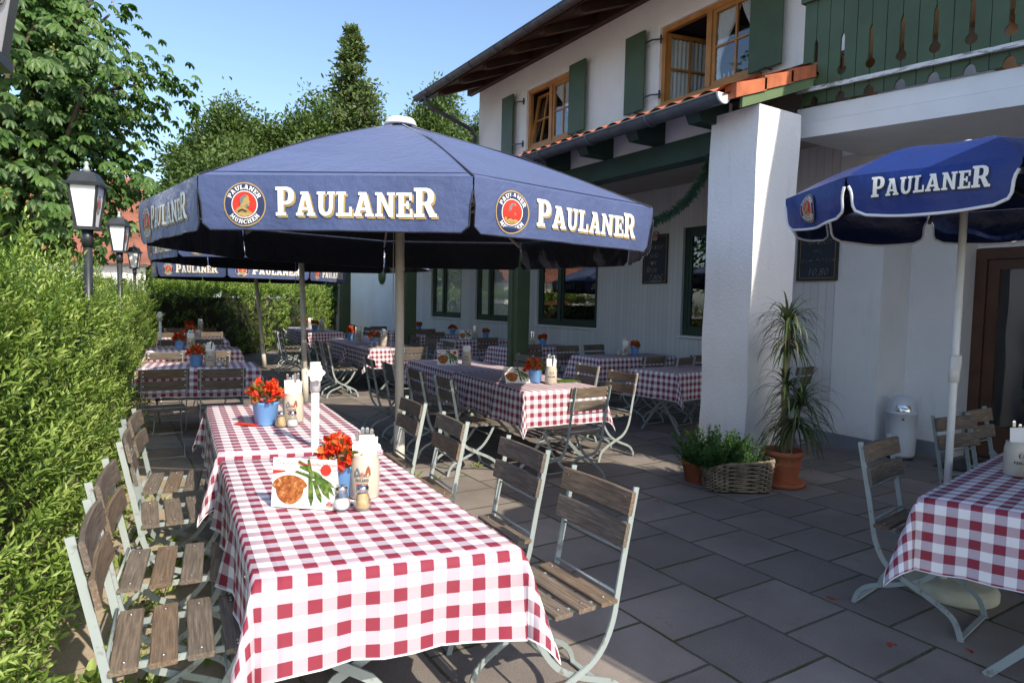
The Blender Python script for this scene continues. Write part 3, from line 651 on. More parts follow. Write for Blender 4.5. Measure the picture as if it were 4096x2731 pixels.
# garland
gp=[(5.18,4.56,3.1),(5.19,4.66,2.93),(5.19,4.87,2.69),(5.19,5.15,2.55),(5.19,5.5,2.47),(5.19,5.9,2.5),(5.19,6.3,2.6),(5.19,6.8,2.8),(5.19,7.3,3.05)]
def along(path,n):
    path=np.array(path); d=np.linalg.norm(np.diff(path,axis=0),axis=1); c=np.concatenate([[0],np.cumsum(d)]); t_=rng.random(n)*c[-1]; i=np.clip(np.searchsorted(c,t_)-1,0,len(d)-1); f=((t_-c[i])/d[i])[:,None]
    return path[i]*(1-f)+path[i+1]*f,unit(path[i+1]-path[i])
P,Tn=along(gp,3200); a=rng.normal(size=P.shape); D=unit(a-Tn*(a*Tn).sum(1)[:,None]+Tn*.5)
g=thing('garland','green fir garland swagged from the pillar under the porch beam','garland',(5.19,4.6,2.9))
P0=P-np.array([5.19,4.6,2.9])
leafmesh('needles',P0,D,unit(rng.normal(size=P.shape)),rng.uniform(.05,.085,len(P)),rng.uniform(.006,.012,len(P)),'garland_leaf',g)
mb=MB(); mb.tube([Vector(p)-Vector((5.19,4.6,2.9)) for p in gp],.02,6); mb.build('core_wire',['twig'],g)
# chalk boards (printed writing faces the terrace, -u)
def board(u,v0,v1,z0,z1,lines,label,crest,px):
    t=thing('menu_board',label,'menu board',(u,(v0+v1)/2,(z0+z1)/2)); w_=(v1-v0)/2; h_=(z1-z0)/2
    mb=MB(); mb.bbox((-.02,-w_+.025,-h_+.025),(-.004,w_-.025,h_-.025)); mb.build('slate',['black_board'],t)
    mb=MB()
    for a,b in (((-.03,-w_,-h_),(-.0,-w_+.024,h_)),((-.03,w_-.024,-h_),(-.0,w_,h_)),((-.03,-w_+.0245,-h_),(-.0,w_-.0245,-h_+.024)),((-.03,-w_+.0245,h_-.024),(-.0,w_-.0245,h_))): mb.bbox(a,b)
    mb.build('frame',['dark_frame'],t)
    mb=MB()
    for r0 in (.032,):
        for a,b in (((-w_+r0,-h_+r0),(w_-r0,-h_+r0+.005)),((-w_+r0,h_-r0-.005),(w_-r0,h_-r0)),((-w_+r0,-h_+r0+.006),(-w_+r0+.005,h_-r0-.006)),((w_-r0-.005,-h_+r0+.006),(w_-r0,h_-r0-.006))): mb.bbox((-.0225,a[0],a[1]),(-.0205,b[0],b[1]))
    mb.build('border_line',['pale_gold'],t)
    for txt,dx,z,size in lines:
        # text x axis -> -v, y -> z, facing -u
        mtx=Matrix(((0,0,-1,-.024),(-1,0,0,w_*.8-dx),(0,1,0,z),(0,0,0,1)))
        font_text('chalk_writing',txt,size,'chalk',t,mtx,.25,-.004)
    if crest:
        mb=MB(); emblem(mb,lambda x,y,l:(-.034-.0012*l,-x,y+h_-.02),.085); e=mb.build('crest',EMB,t)
        mb=MB(); mb.lathe([(.086,0),(.086,.012)],28); me=mb.build('crest_plate',['navy_print'],t); me.matrix_local=Matrix.Translation((-.02,0,h_-.02))@Matrix.Rotation(R(-90),4,'Y')
    return t
b1=board(RW-.002,7.92,8.5,1.95,2.78,[('Braten-',.05,.17,.145),('sulz',.1,.03,.14),('mit',.1,-.09,.13),('Brot',.03,-.22,.14),('7,80€',.1,-.36,.14)],'dark blue menu board with chalk writing for Bratensulz, hung by the porch window',True,0)
mb=MB(); mb.bbox((-.0235,-.16,-.378),(-.021,.1,-.372)); mb.build('chalk_underline',['chalk'],b1)
b2=board(7.092,4.36,4.87,1.9,2.55,[('Spanferkel',.02,.2,.105),('Braten',.08,.1,.11),('mit',.14,-.01,.1),('zwei Knödel',.0,-.11,.09),('10,80',.08,-.26,.12)],'dark blue chalk menu board for Braten mit zwei Knödel behind the small parasol',False,0)
# ------------------------------------------------------------------ folding chairs
PROF=lambda t,h,c: [(-t/2,-h/2+c),(-t/2+c,-h/2),(t/2-c,-h/2),(t/2,-h/2+c),(t/2,h/2-c),(t/2-c,h/2),(-t/2+c,h/2),(-t/2,h/2-c)]
def smoothpath(p,n=3):
    p=[Vector(q) for q in p]
    for _ in range(n):
        o=[p[0]]
        for a,b in zip(p,p[1:]): o+=[a.lerp(b,.25),a.lerp(b,.75)]
        o.append(p[-1]); p=o
    return p
def make_chair(near=True,tint='weathered_wood'):
    t=thing('folding_chair','x','chair')
    tilt=Vector((0,-.20,1)).normalized()
    for zc,off in ((.815,0),(.70,0)):
        y=-.276+(.865-zc)*.20+.012
        mb=MB(); path=[(x,y-.012*(1-(x/.215)**2)+.012,zc) for x in np.linspace(-.215,.215,7)]
        mb.sweep([(p[0],p[1],p[2]) for p in path],PROF(.018,.092,.004),up=tilt); s=mb.build('back_slat',[tint],t)
        if near:
            mb=MB()
            for x in (-.178,.178):
                for dz in ((-.02,.02) if zc>.8 else (0,)):
                    mb.smooth=True
                    for sg in (1,-1):
                        c=Vector((x,y+sg*.011,zc+dz)); b=len(mb.v); rr=.008
                        for k in range(8): mb.v.append((c.x+rr*math.cos(k*PI/4),c.y,c.z+rr*math.sin(k*PI/4)))
                        mb.v.append((c.x,c.y+sg*.004,c.z))
                        for k in range(8): mb.face((b+k,b+(k+1)%8,b+8) if sg<0 else (b+(k+1)%8,b+k,b+8))
            mb.build('bolts',['bolt'],s)
    for k,y in enumerate((-.155,-.05,.055,.16)):
        mb=MB(); mb.sweep([(x,y,.452-.004*(k==3)) for x in (-.205,-.1,.1,.205)],PROF(.078,.018,.004)); s=mb.build('seat_slat',[tint],t)
        if near:
            mb=MB()
            for x in (-.165,.165):
                mb.lathe([(.007,0),(.005,.003),(0,.004)],8,(x,y,.461))
                if k==3: mb.lathe([(.007,0),(.005,.003),(0,.004)],8,(x+.022,y,.461))
            mb.build('bolts',['bolt'],s)
    for sx in (-1,1):
        x=.192*sx
        p=smoothpath([(x,-.281,.87),(x,-.205,.49),(x,-.185,.36),(x,-.12,.245),(x,.0,.195),(x,.13,.135),(x,.19,.09),(x,.215,0)])
        mb=MB(); mb.bar(p,.008,.025,up=(0,1,.15)); mb.build('back_post',['grey_metal'],t)
        x=.168*sx
        p=smoothpath([(x,.17,.43),(x,.14,.36),(x,.07,.255),(x,-.01,.2),(x,-.11,.155),(x,-.21,.12),(x,-.265,.07),(x,-.285,0)])
        mb=MB(); mb.bar(p,.008,.022,up=(0,1,.15)); mb.build('leg',['grey_metal'],t)
        mb=MB(); mb.bar([(.15*sx,-.19,.438),(.15*sx,.2,.434)],.008,.02); mb.build('seat_rail',['grey_metal'],t)
    for a_,b_,rr in (((-.19,-.235,.632),(.19,-.235,.632),.005),((-.19,-.198,.478),(.19,-.198,.478),.006),((-.166,-.005,.197),(.19,-.005,.197),.006),((-.165,.13,.345),(.165,.13,.345),.005)):
        mb=MB(); mb.tube([a_,b_],rr,6); mb.build('cross_rod',['grey_metal'],t)
    for x_,y_ in ((.168,-.28),(.192,.21)):
        mb=MB(); mb.bar([(-x_,y_,.012),(x_,y_,.012)],.024,.008); mb.build('foot_bar',['grey_metal'],t)
    remember(t); return t
first={}
def chair(x,y,ang,label,group,near=True,scale=None):
    """ang: direction the sitter faces, degrees from +x (towards the house)"""
    rz=R(ang+random.uniform(-2.5,2.5))-PI/2; key=near
    if key not in first:
        t=make_chair(near); first[key]=t; t.location=(x,y,0); t.rotation_euler=(0,0,rz); t['label']=label; t['group']=group
        if scale: t.scale=(scale,)*3
        return t
    return dup(first[key],(x,y,0),rz,label,group,scale)
g='chairs along the hedge side of the front tables'
hs='wooden slat chair '
chair(.20,2.35,-4,hs+'nearest the camera on the hedge side of the sunlit front table',g)
chair(.24,2.95,-6,hs+'second from the camera on the hedge side of the sunlit front table',g)
chair(.33,3.70,-3,hs+'third from the camera on the hedge side, by the table gap',g)
chair(.38,4.30,-7,hs+'farthest of the four backed against the privet hedge',g)
g='chairs along the house side of the front tables'
chair(1.42,2.0,180,'worn brown slat folding chair at right front corner of the nearest checked table',g)
chair(1.49,2.68,178,'dark grey worn chair second on the house side of the front table',g)
chair(1.50,3.50,177,'dark brown folding chair beside the thick parasol pole, its back nearest the front beige mug',g)
chair(1.56,4.22,176,'brown folding chair with its back right in front of the thick parasol pole',g)
g='chairs around the long middle tables'
chair(3.49,4.56,94,'pale sunlit chair, back to camera, at the end of the long middle table',g)
chair(4.35,5.15,182,'brown folding chair on the house side, nearest the sunlit end of the long middle table',g)
chair(4.46,5.90,179,'brown folding chair behind the beige mug on the house side of the long middle table',g)
chair(4.60,7.45,180,'shaded grey folding chair against the green post beside the long middle table',g)
chair(2.87,5.31,-3,'chair with sunlit seat slats nearest on the open side of the middle table',g)
chair(2.90,6.05,-4,'half shaded folding chair, second on the open side of the middle table',g)
chair(2.92,6.80,-2,'shaded folding chair third along the open side of the middle table',g)
chair(2.92,7.45,-5,'shaded folding chair at the far end of the open side of the middle table',g)
g='chairs around the two lit tables farther back'
chair(3.98,9.43,92,'black silhouetted folding chair back in front of the sunlit second middle table',g,False)
for i,(x,y,a) in enumerate([(3.23,10.35,-4),(3.26,10.93,-3),(3.33,12.0,-5)]):
    chair(x,y,a,['folding chair with glinting frame, nearest on the open side of the second middle table','folding chair with glinting frame, second on the open side of the second middle table','folding chair with shaded seat at the far end of the second middle table'][i],g,False)
for i,(x,y,a) in enumerate([(3.25,13.6,-4),(3.33,14.3,-3),(3.68,15.6,-5),(3.72,16.3,-4)]):
    chair(x,y,a,'glinting folding chair %s of the row left of the farthest lit table'%['at the near end','second','third','at the far end'][i],g,False)
for i,(x,y,a) in enumerate([(5.62,18.6,180),(5.64,17.95,180),(5.45,16.9,180),(5.5,16.3,180)]):
    chair(x,y,a,'small dark chair back against the white annex wall, %s of four'%['farthest','third nearest','second nearest','nearest'][i],g,False)
for i,(x,y,a) in enumerate([(5.12,13.0,180),(5.01,12.1,179),(4.98,11.25,182),(4.9,10.35,178)]):
    chair(x,y,a,'dim grey chair between the second middle table and the porch tables, %s of four'%['farthest','third nearest','second nearest','nearest'][i],g,False)
g='chairs at the tables beside the hedge at the left'
for i,(x,y,a) in enumerate([(.46,7.22,90),(.97,7.1,88),(.62,9.3,90),(1.17,9.42,91),(.9,11.83,90),(1.42,11.9,90),(1.02,14.12,90),(1.76,14.35,90),(1.26,16.1,90),(1.9,16.25,90)]):
    chair(x,y,a,['left one of two grey chair backs at the shaded hedge table','right one of two grey chair backs at the shaded hedge table',
     'half sunlit chair back behind the blue pot on the shaded hedge table, left one','dark chair back behind the salt shakers of the shaded hedge table, right one',
     'chair back half hidden by hedge leaves behind the second table, left one','chair back behind the orange pepper shaker of the second hedge table',
     'thin dark chair back at the third hedge table, left one','thin dark chair back at the third hedge table, right one','topmost dark chair back by the white tube in front of the far hedge','topmost dark chair back right of the farthest beige mug'][i],g,i<4)
g='chairs at the shaded porch tables'
for i,(x,y,a) in enumerate([(6.15,6.55,92),(6.42,6.3,100),(7.1,6.55,88),(6.95,5.55,95),(6.35,8.2,-90),(7.0,8.3,-88),(5.95,8.62,-84),(6.2,10.55,-90),(6.15,12.75,-90),(6.35,14.1,-90),(6.6,14.25,-92),(5.95,15.75,-90),(6.9,4.85,100)]):
    chair(x,y,a,['dark chair in front of the nearest porch table, left one','dark chair overlapping another in front of the nearest porch table, nearer one','dark chair right of the nearest porch table, close to the pillar','dark chair back just left of the pillar above the small corner table',
     'dark chair behind the nearest porch table, left of its mug','dark chair with light gap between slats behind the nearest porch table','dark chair just right of the green post','dark chair behind the second porch table left of the green post',
     'dark chair back behind the third porch table','dark chair back behind the fourth porch table, left one','dark chair back behind the fourth porch table, right one','dark chair back at the farthest porch table by the white wall','dark chair half hidden behind the dracaena'][i],g,False,1.04)
g='chairs at the right front table'
chair(3.585,1.64,-82,'shaded chair with its back to the bin at the right front table',g)
chair(4.84,1.86,-95,'dark chair just left of the thin parasol pole behind the right front table',g)
chair(5.36,1.93,-90,'dark chair between the thin parasol pole and the doorway',g)
# ------------------------------------------------------------------ tables and cloths
def table(cs,zt,label,ctop,over=.33,uvo=(0,0),group='gingham tables',cgroup='checked tablecloths',ripple=.016,dims=None,seed=0):
    """cs: near-left, near-right, far-right, far-left corners"""
    cs=[Vector((*c,0)) for c in cs]; cen=sum(cs,Vector())/4
    wx=((cs[1]-cs[0]).length+(cs[2]-cs[3]).length)/2; wy=((cs[3]-cs[0]).length+(cs[2]-cs[1]).length)/2
    ax=((cs[1]-cs[0])+(cs[2]-cs[3])).normalized(); rz=math.atan2(ax.y,ax.x)
    t=thing('folding_table',label,'table',(cen.x,cen.y,0),rz,group)
    inv=Matrix.Rotation(-rz,3,'Z'); lc=[inv@(c-cen) for c in cs]
    mb=MB(); o=[(c.x*.985,c.y*.985) for c in lc]; mb.prism(o,lambda a,b,d:(a,b,zt-.034+d),.028); mb.build('tabletop',['table_wood'],t)
    hx,hy=wx/2-.08,wy/2-.17
    short_x=wx<=wy
    for s in (-1,1):
        for q in (-1,1):
            if short_x: p=[(q*hx,s*hy+q*.012,zt-.035),(q*.05,s*hy+q*.012,.40),(-q*.05,s*hy+q*.012,.34),(-q*(hx+.02),s*hy+q*.012,.0)]; u_=(0,1,0)
            else: p=[(s*(wx/2-.17)+q*.012,q*(wy/2-.08),zt-.035),(s*(wx/2-.17)+q*.012,q*.05,.40),(s*(wx/2-.17)+q*.012,-q*.05,.34),(s*(wx/2-.17)+q*.012,-q*(wy/2-.06),0)]; u_=(1,0,0)
            mb=MB(); mb.bar(p,.034,.009,up=u_); mb.build('leg',['grey_metal'],t)
    mb=MB()
    if short_x: mb.tube([(0,-hy,.37),(0,hy,.37)],.011,8)
    else: mb.tube([(-wx/2+.17,0,.37),(wx/2-.17,0,.37)],.011,8)
    mb.build('stretcher',['grey_metal'],t)
    # cloth
    n1=(cs[0]-cs[1]).normalized()  # towards left (-x side)
    rs=random.Random(seed+3); ph=[rs.random()*6 for _ in range(8)]
    h=over; step=.03
    def axis(Lw):
        a=[-h+ i*h/11 for i in range(11)]+[0]; k=max(6,int(Lw/.08)); a+= [Lw*(i+1)/k for i in range(k)]; a+=[Lw+h*(i+1)/11 for i in range(11)]; return a
    S,T=axis(wx),axis(wy)
    el=(cs[3]-cs[0]).normalized(); er=(cs[2]-cs[1]).normalized(); eb=(cs[1]-cs[0]).normalized(); ef=(cs[2]-cs[3]).normalized()
    upv=Vector((0,0,1))
    nl=Vector((-el.y,el.x,0)); nr=Vector((er.y,-er.x,0)); nb=Vector((eb.y,-eb.x,0)); nf=Vector((-ef.y,ef.x,0))
    def top(s,t_):
        a=min(max(s/wx,0),1); b=min(max(t_/wy,0),1)
        p=(cs[0]*(1-a)+cs[1]*a)*(1-b)+(cs[3]*(1-a)+cs[2]*a)*b; return p
    def wav(x,k,e): return ripple*(e/h)**1.1*(math.sin(x*2*PI/.34+ph[k])+.6*math.sin(x*2*PI/.21+ph[k+1])+.8*math.sin(x*2*PI/.75+ph[k+2]))
    def fn(s,t_):
        ex=-s if s<0 else (s-wx if s>wx else 0); ey=-t_ if t_<0 else (t_-wy if t_>wy else 0)
        p=top(s,t_); zz=zt
        if ex==0 and ey==0:
            return Vector((p.x,p.y,zz+.0012*math.sin(s*17+ph[0])*math.sin(t_*13+ph[1])))
        nx=nl if s<0 else nr; ny=nb if t_<0 else nf
        if ey==0: 
            off=.008+.05*ex+wav(t_,0 if s<0 else 2,ex); return p+nx*max(off,.004)+upv*(zz-ex*.985)
        if ex==0:
            off=.008+.05*ey+wav(s,1 if t_<0 else 4,ey); return p+ny*max(off,.004)+upv*(zz-ey*.985)
        r=math.hypot(ex,ey); phi=math.atan2(ey,ex)
        q=(.55+.1*math.sin(ph[5]))*math.sin(2*phi)**.8
        off=.008+r*(.05+q*.5)
        d=(nx*math.cos(phi)+ny*math.sin(phi)).normalized()
        sw=(nx-ny)*(.1*math.sin(ph[6]))*r*math.sin(2*phi)
        drop=math.sqrt(max(r*r-(off*.9)**2,.0001))*(1-.10*math.sin(2*phi))
        return p+d*off+sw+upv*(zz-drop)
    mb=MB(); mb.smooth=True; b=0
    for s in S:
        for t_ in T: mb.v.append(tuple(fn(s,t_)))
    m=len(T)
    for i in range(len(S)-1):
        for j in range(m-1):
            mb.face((i*m+j,(i+1)*m+j,(i+1)*m+j+1,i*m+j+1),[(S[i]+uvo[0],T[j]+uvo[1]),(S[i+1]+uvo[0],T[j]+uvo[1]),(S[i+1]+uvo[0],T[j+1]+uvo[1]),(S[i]+uvo[0],T[j+1]+uvo[1])])
    bd=[i*m for i in range(len(S))]+[(len(S)-1)*m+j for j in range(1,m)]+[i*m+m-1 for i in range(len(S)-2,-1,-1)]+[j for j in range(m-2,0,-1)]
    path=[Vector(mb.v[i]) for i in bd]
    o=mb.build('tablecloth',['gingham']); tag(o,ctop,'tablecloth',cgroup)
    hm=MB(); hm.tube(path,.0026,4,closed=True); hm.build('hem',['white_trim'],o)
    return t
def rect(nl,ang,w,d):
    a=R(ang); ex=Vector((math.cos(a),math.sin(a))); ey=Vector((-ex.y,ex.x)); p=Vector(nl)
    return [tuple(p),tuple(p+ex*w),tuple(p+ex*w+ey*d),tuple(p+ey*d)]
TZ=.765; cl='checked tablecloth '; tb='folding table with crossed legs '
table([(.345,1.88),(1.13,1.715),(1.205,3.20),(.465,3.375)],TZ,tb+'nearest the camera under a sunlit checked cloth',cl+'nearest the camera, in full sun, with menu card and two shakers',uvo=(.024,.03),seed=1,over=.275,ripple=.022)
table([(.455,3.40),(1.215,3.23),(1.335,4.80),(.585,4.92)],.80,tb+'in sun directly behind the nearest table',cl+'in full sun directly behind the nearest table, beside the white tube',uvo=(.01,.06),seed=2,over=.275)
table([(.27,8.13),(1.48,7.80),(1.55,8.50),(.36,8.78)],TZ,tb+'in shade beside the hedge behind two chair backs',cl+'in shade beside the hedge behind two chair backs',seed=3)
table([(.48,10.62),(1.73,10.58),(1.77,11.25),(.5,11.3)],TZ,tb+'second beside the hedge, half in sun',cl+'second along the hedge, half in sun with a bright right corner',seed=4)
table([(.75,12.95),(1.9,12.9),(1.95,13.55),(.8,13.6)],TZ,tb+'third beside the hedge',cl+'third along the hedge, in shade',seed=5)
table([(1.0,15.6),(2.19,15.55),(2.2,16.2),(1.02,16.25)],TZ,tb+'farthest beside the hedge',cl+'farthest along the hedge, with a lit right edge',seed=6)
table([(3.187,4.88),(4.06,4.82),(4.20,6.46),(3.33,6.54)],TZ,tb+'at the sunlit end of the long middle row',cl+'at the near end of the middle row, sunlit behind a pale chair',uvo=(.02,.0),seed=7)
table([(3.335,6.56),(4.205,6.48),(4.345,8.02),(3.48,8.18)],TZ,tb+'at the shaded far end of the long middle row',cl+'on the shaded far half of the middle row, with standing menu',uvo=(.05,.02),seed=8)
table([(3.67,10.22),(4.58,10.38),(4.68,11.86),(3.76,11.72)],TZ,tb+'with sunlit front beyond the thick parasol pole',cl+'lit at its front, half hidden by the thick parasol pole',seed=9)
table([(3.765,11.74),(4.685,11.88),(4.78,13.4),(3.865,13.25)],TZ,tb+'in shade joined behind the one with sunlit front',cl+'in shade joined to the back of the half lit middle table',seed=10)
table([(4.04,15.5),(4.93,15.7),(5.04,17.3),(4.16,17.1)],TZ,tb+'farthest of the middle tables, sunlit end',cl+'on the farthest middle table, with a sunlit end near the ivy wall',seed=11)
table([(4.165,17.12),(5.045,17.32),(5.16,19.0),(4.29,18.7)],TZ,tb+'at the very back of the farthest middle row',cl+'at the very back of the farthest middle row',seed=12)
pz=.81
table(rect((5.88,7.08),-1,1.5,.66),pz,tb+'nearest under the porch, right of the green post',cl+'nearest under the porch, right of the green post',seed=13)
table(rect((5.7,9.22),3,1.5,.62),pz,tb+'second under the porch, behind the green post',cl+'second under the porch, partly behind the green post',seed=14)
table(rect((5.85,11.45),3,1.2,.65),pz,tb+'third under the porch',cl+'third under the porch, with standing menu and flower pot',seed=15)
table(rect((5.78,13.1),3,1.2,.6),pz,tb+'fourth under the porch',cl+'fourth under the porch, right of the far green post',seed=16)
table(rect((5.72,15.0),3,1.1,.6),pz,tb+'farthest under the porch',cl+'farthest under the porch, left of the far green post',seed=17)
table(rect((5.68,5.42),6,1.2,.7),.775,tb+'in the corner behind the white pillar',cl+'cut off by the left edge of the white pillar',seed=18)
table([(2.95,1.40),(3.27,.66),(5.02,.98),(4.72,1.69)],TZ,tb+'at the right edge under the small bright blue parasol',cl+'at the right edge, in blue shade under the small parasol',over=.31,uvo=(.06,.02),seed=19)
# ------------------------------------------------------------------ table things
def pot(x,y,z,label,seed,scale=1,group='blue pots of red begonias'):
    t=thing('flower_pot',label,'flower pot',(x,y,z),seed,group); rg=np.random.default_rng(seed)
    mb=MB(); mb.lathe([(.046,0),(.049,.003),(.062,.105),(.065,.108),(.065,.114),(.06,.114),(.056,.1),(.05,.02)],28); mb.build('pot',['blue_pot'],t)
    n=230; a=rg.random(n)*2*PI; e=np.arccos(rg.random(n)*.95); c=np.stack([np.sin(e)*np.cos(a)*.072,np.sin(e)*np.sin(a)*.072,.115+np.cos(e)*.085],1)
    # petals gathered into blossoms
    nb=15; ba=rg.random(nb)*2*PI; be=np.arccos(rg.random(nb)*.9+.05); B0=np.stack([np.sin(be)*np.cos(ba)*.07,np.sin(be)*np.sin(ba)*.07,.12+np.cos(be)*.085],1)
    i=rg.integers(0,nb,n); P=B0[i]+rg.normal(size=(n,3))*.008; D=unit(rg.normal(size=(n,3))+unit(B0[i]-np.array([0,0,.1]))*.9)
    leafmesh('blossoms',P,D,unit(rg.normal(size=(n,3))),rg.uniform(.018,.036,n),rg.uniform(.016,.03,n),'begonia_petal',t,fold=.2)
    n=110; a=rg.random(n)*2*PI; e=rg.random(n)*1.3; P=np.stack([np.cos(a)*.02,np.sin(a)*.02,.09+rg.random(n)*.06],1); D=np.stack([np.sin(e)*np.cos(a),np.sin(e)*np.sin(a),np.cos(e)],1)
    leafmesh('leaves',P+D*.04,D,unit(rg.normal(size=(n,3))),rg.uniform(.02,.045,n),rg.uniform(.014,.026,n),'begonia_leaf',t)
    mb=MB(); mb.lathe([(.055,.1),(.0,.105)],16); mb.build('soil',['soil'],t)
    t.scale=(scale,)*3; return t
def stein(x,y,z,label,face,kind='crest',content='napkin',scale=1,knives=4,detail=True):
    """face: direction (deg) the printed side looks"""
    t=thing('beer_stein',label,'beer mug',(x,y,z),R(face),'stoneware beer mugs holding cutlery'); t.scale=(scale,)*3; rad=.052
    mb=MB(); mb.lathe([(.05,0),(.053,.004),(.053,.12),(.05,.135),(.047,.15),(.048,.156),(.044,.156),(.043,.15),(.047,.13),(.049,.02),(.0,.018)],32); mb.build('body',['stein_grey'],t)
    mb=MB(); mb.tube(smoothpath([(-.05,0,.125),(-.085,0,.125),(-.092,0,.075),(-.08,0,.03),(-.05,0,.025)],2),.009,8,up=(0,1,0)); mb.build('handle',['stein_grey'],t)
    cyl=lambda x_,y_,l: ((rad+.0012+.0006*l)*math.cos(x_/rad),(rad+.0012+.0006*l)*math.sin(x_/rad),y_)
    if detail:
        mb=MB()
        if kind=='crest':
            emblem(mb,lambda a,b,l:cyl(a,b+.098,l),.019)
            mb.cur=6; word(mb,'PAULANER',.013,-.034,.058,.068,lambda a,b:cyl(a,b,1),1.0,.01); mb.poly([(-.022,.05),(.022,.05),(.022,.0515),(-.022,.0515)],[],lambda a,b:cyl(a,b,1))
            mb.build('printed_emblem',EMB,t)
        else:
            ol=[(-.034,.062),(-.03,.052),(-.026,.044),(-.014,.04),(-.004,.03),(.0,.026),(.006,.031),(.016,.04),(.027,.045),(.031,.054),(.034,.064),(.03,.072),(.026,.078),(.0,.084),(-.026,.078),(-.03,.07)]
            f0=lambda a,b:cyl(a,b,0); f1=lambda a,b:cyl(a,b,1); f2=lambda a,b:cyl(a,b,2)
            mb.cur=7; mb.poly(ol,[],f0,.008); mb.cur=6; word(mb,'PAULANER',.011,-.023,.064,.046,f1,1.0,.01)
            mb.cur=3; mb.poly([(-.02,.046),(.02,.049),(.019,.06),(-.02,.057)],[[(-.016,.05),(-.004,.051),(-.004,.055),(-.016,.054)],[(.002,.051),(.014,.052),(.014,.056),(.002,.055)]],f1,.008)
            mb.cur=5; mb.poly([(-.03,.08),(-.022,.078),(-.012,.083),(-.008,.098),(-.014,.112),(-.02,.114),(-.024,.102),(-.029,.1)],[],f1,.008)
            mb.cur=8; mb.poly([(.008,.082),(.022,.08),(.03,.088),(.028,.108),(.022,.122),(.016,.116),(.012,.102)],[],f1,.008)
            emblem(mb,lambda a,b,l:cyl(a,b+.088,l+1),.011)
            mb.build('printed_emblem',EMB+['yellow_print','brown_print'],t)
    rg=random.Random(int(x*1000+y*77))
    if content:
        nk=tag(MB.build(napkin(rg),'paper_napkin',['paper']),'napkin in the '+label,'napkin','paper napkins in the mugs'); nk.location=(x,y,z); nk.rotation_euler=(0,0,R(face)); nk.scale=(scale,)*3
    if knives:
        k_=thing('cutlery','cutlery in the '+label,'cutlery',(x,y,z),R(face),'cutlery in the mugs'); k_.scale=(scale,)*3
        for i in range(knives):
            mb=MB(); a=-.03+.06*(i+.5)/knives; p0=Vector((.012*rg.uniform(-1,1),a*.6,.03)); p1=Vector((rg.uniform(-.02,.02),a*1.15,rg.uniform(.235,.262)))
            mb.sweep([p0,p0.lerp(p1,.55),p0.lerp(p1,.97),p1],PROF(.012,.0035,.001),up=(1,0,.1),scales=[.8,.8,1.25,.7]); mb.build('handle',['steel'],k_)
    return t
def napkin(rg):
    mb=MB(); w_=.08; h1=.226
    for i,(dx,dy) in enumerate(((.012,-.004),(.004,.004))):
        ang=.06*(i-.5)
        o=[(-w_/2+dy,.03),(w_/2+dy,.03),(w_/2+dy+.004*i,h1-.01*i),(-w_/2+dy,h1-.004)]
        mb.prism(o,lambda a,b,d,dx=dx:(dx+d+.0,a*(.75+.25*b/h1),b),.0018)
    return mb
def shaker(x,y,z,label,fill):
    t=thing('salt_shaker' if fill=='salt' else 'toothpick_holder',label,'shaker',(x,y,z),0,'glass shakers on the tables'); t.scale=(1.14,)*3
    mb=MB(); mb.lathe([(.0,.001),(.024,0),(.029,.004),(.03,.018),(.024,.038),(.0185,.055),(.0185,.064)],18); mb.build('glass',['shaker_glass'],t)
    mb=MB(); mb.lathe([(.0,.004),(.022,.004),(.0265,.008),(.0265,.02),(.022,.034),(0,.035)] if fill=='salt' else [(0,.004),(.02,.004),(.025,.012),(.021,.035),(.015,.055),(0,.056)],16); mb.build('contents',['salt' if fill=='salt' else 'toothpick'],t)
    mb=MB(); mb.lathe([(.0195,.06),(.0205,.062),(.0205,.074),(.017,.08),(0,.082)],18); mb.build('lid',['steel'],t)
    return t
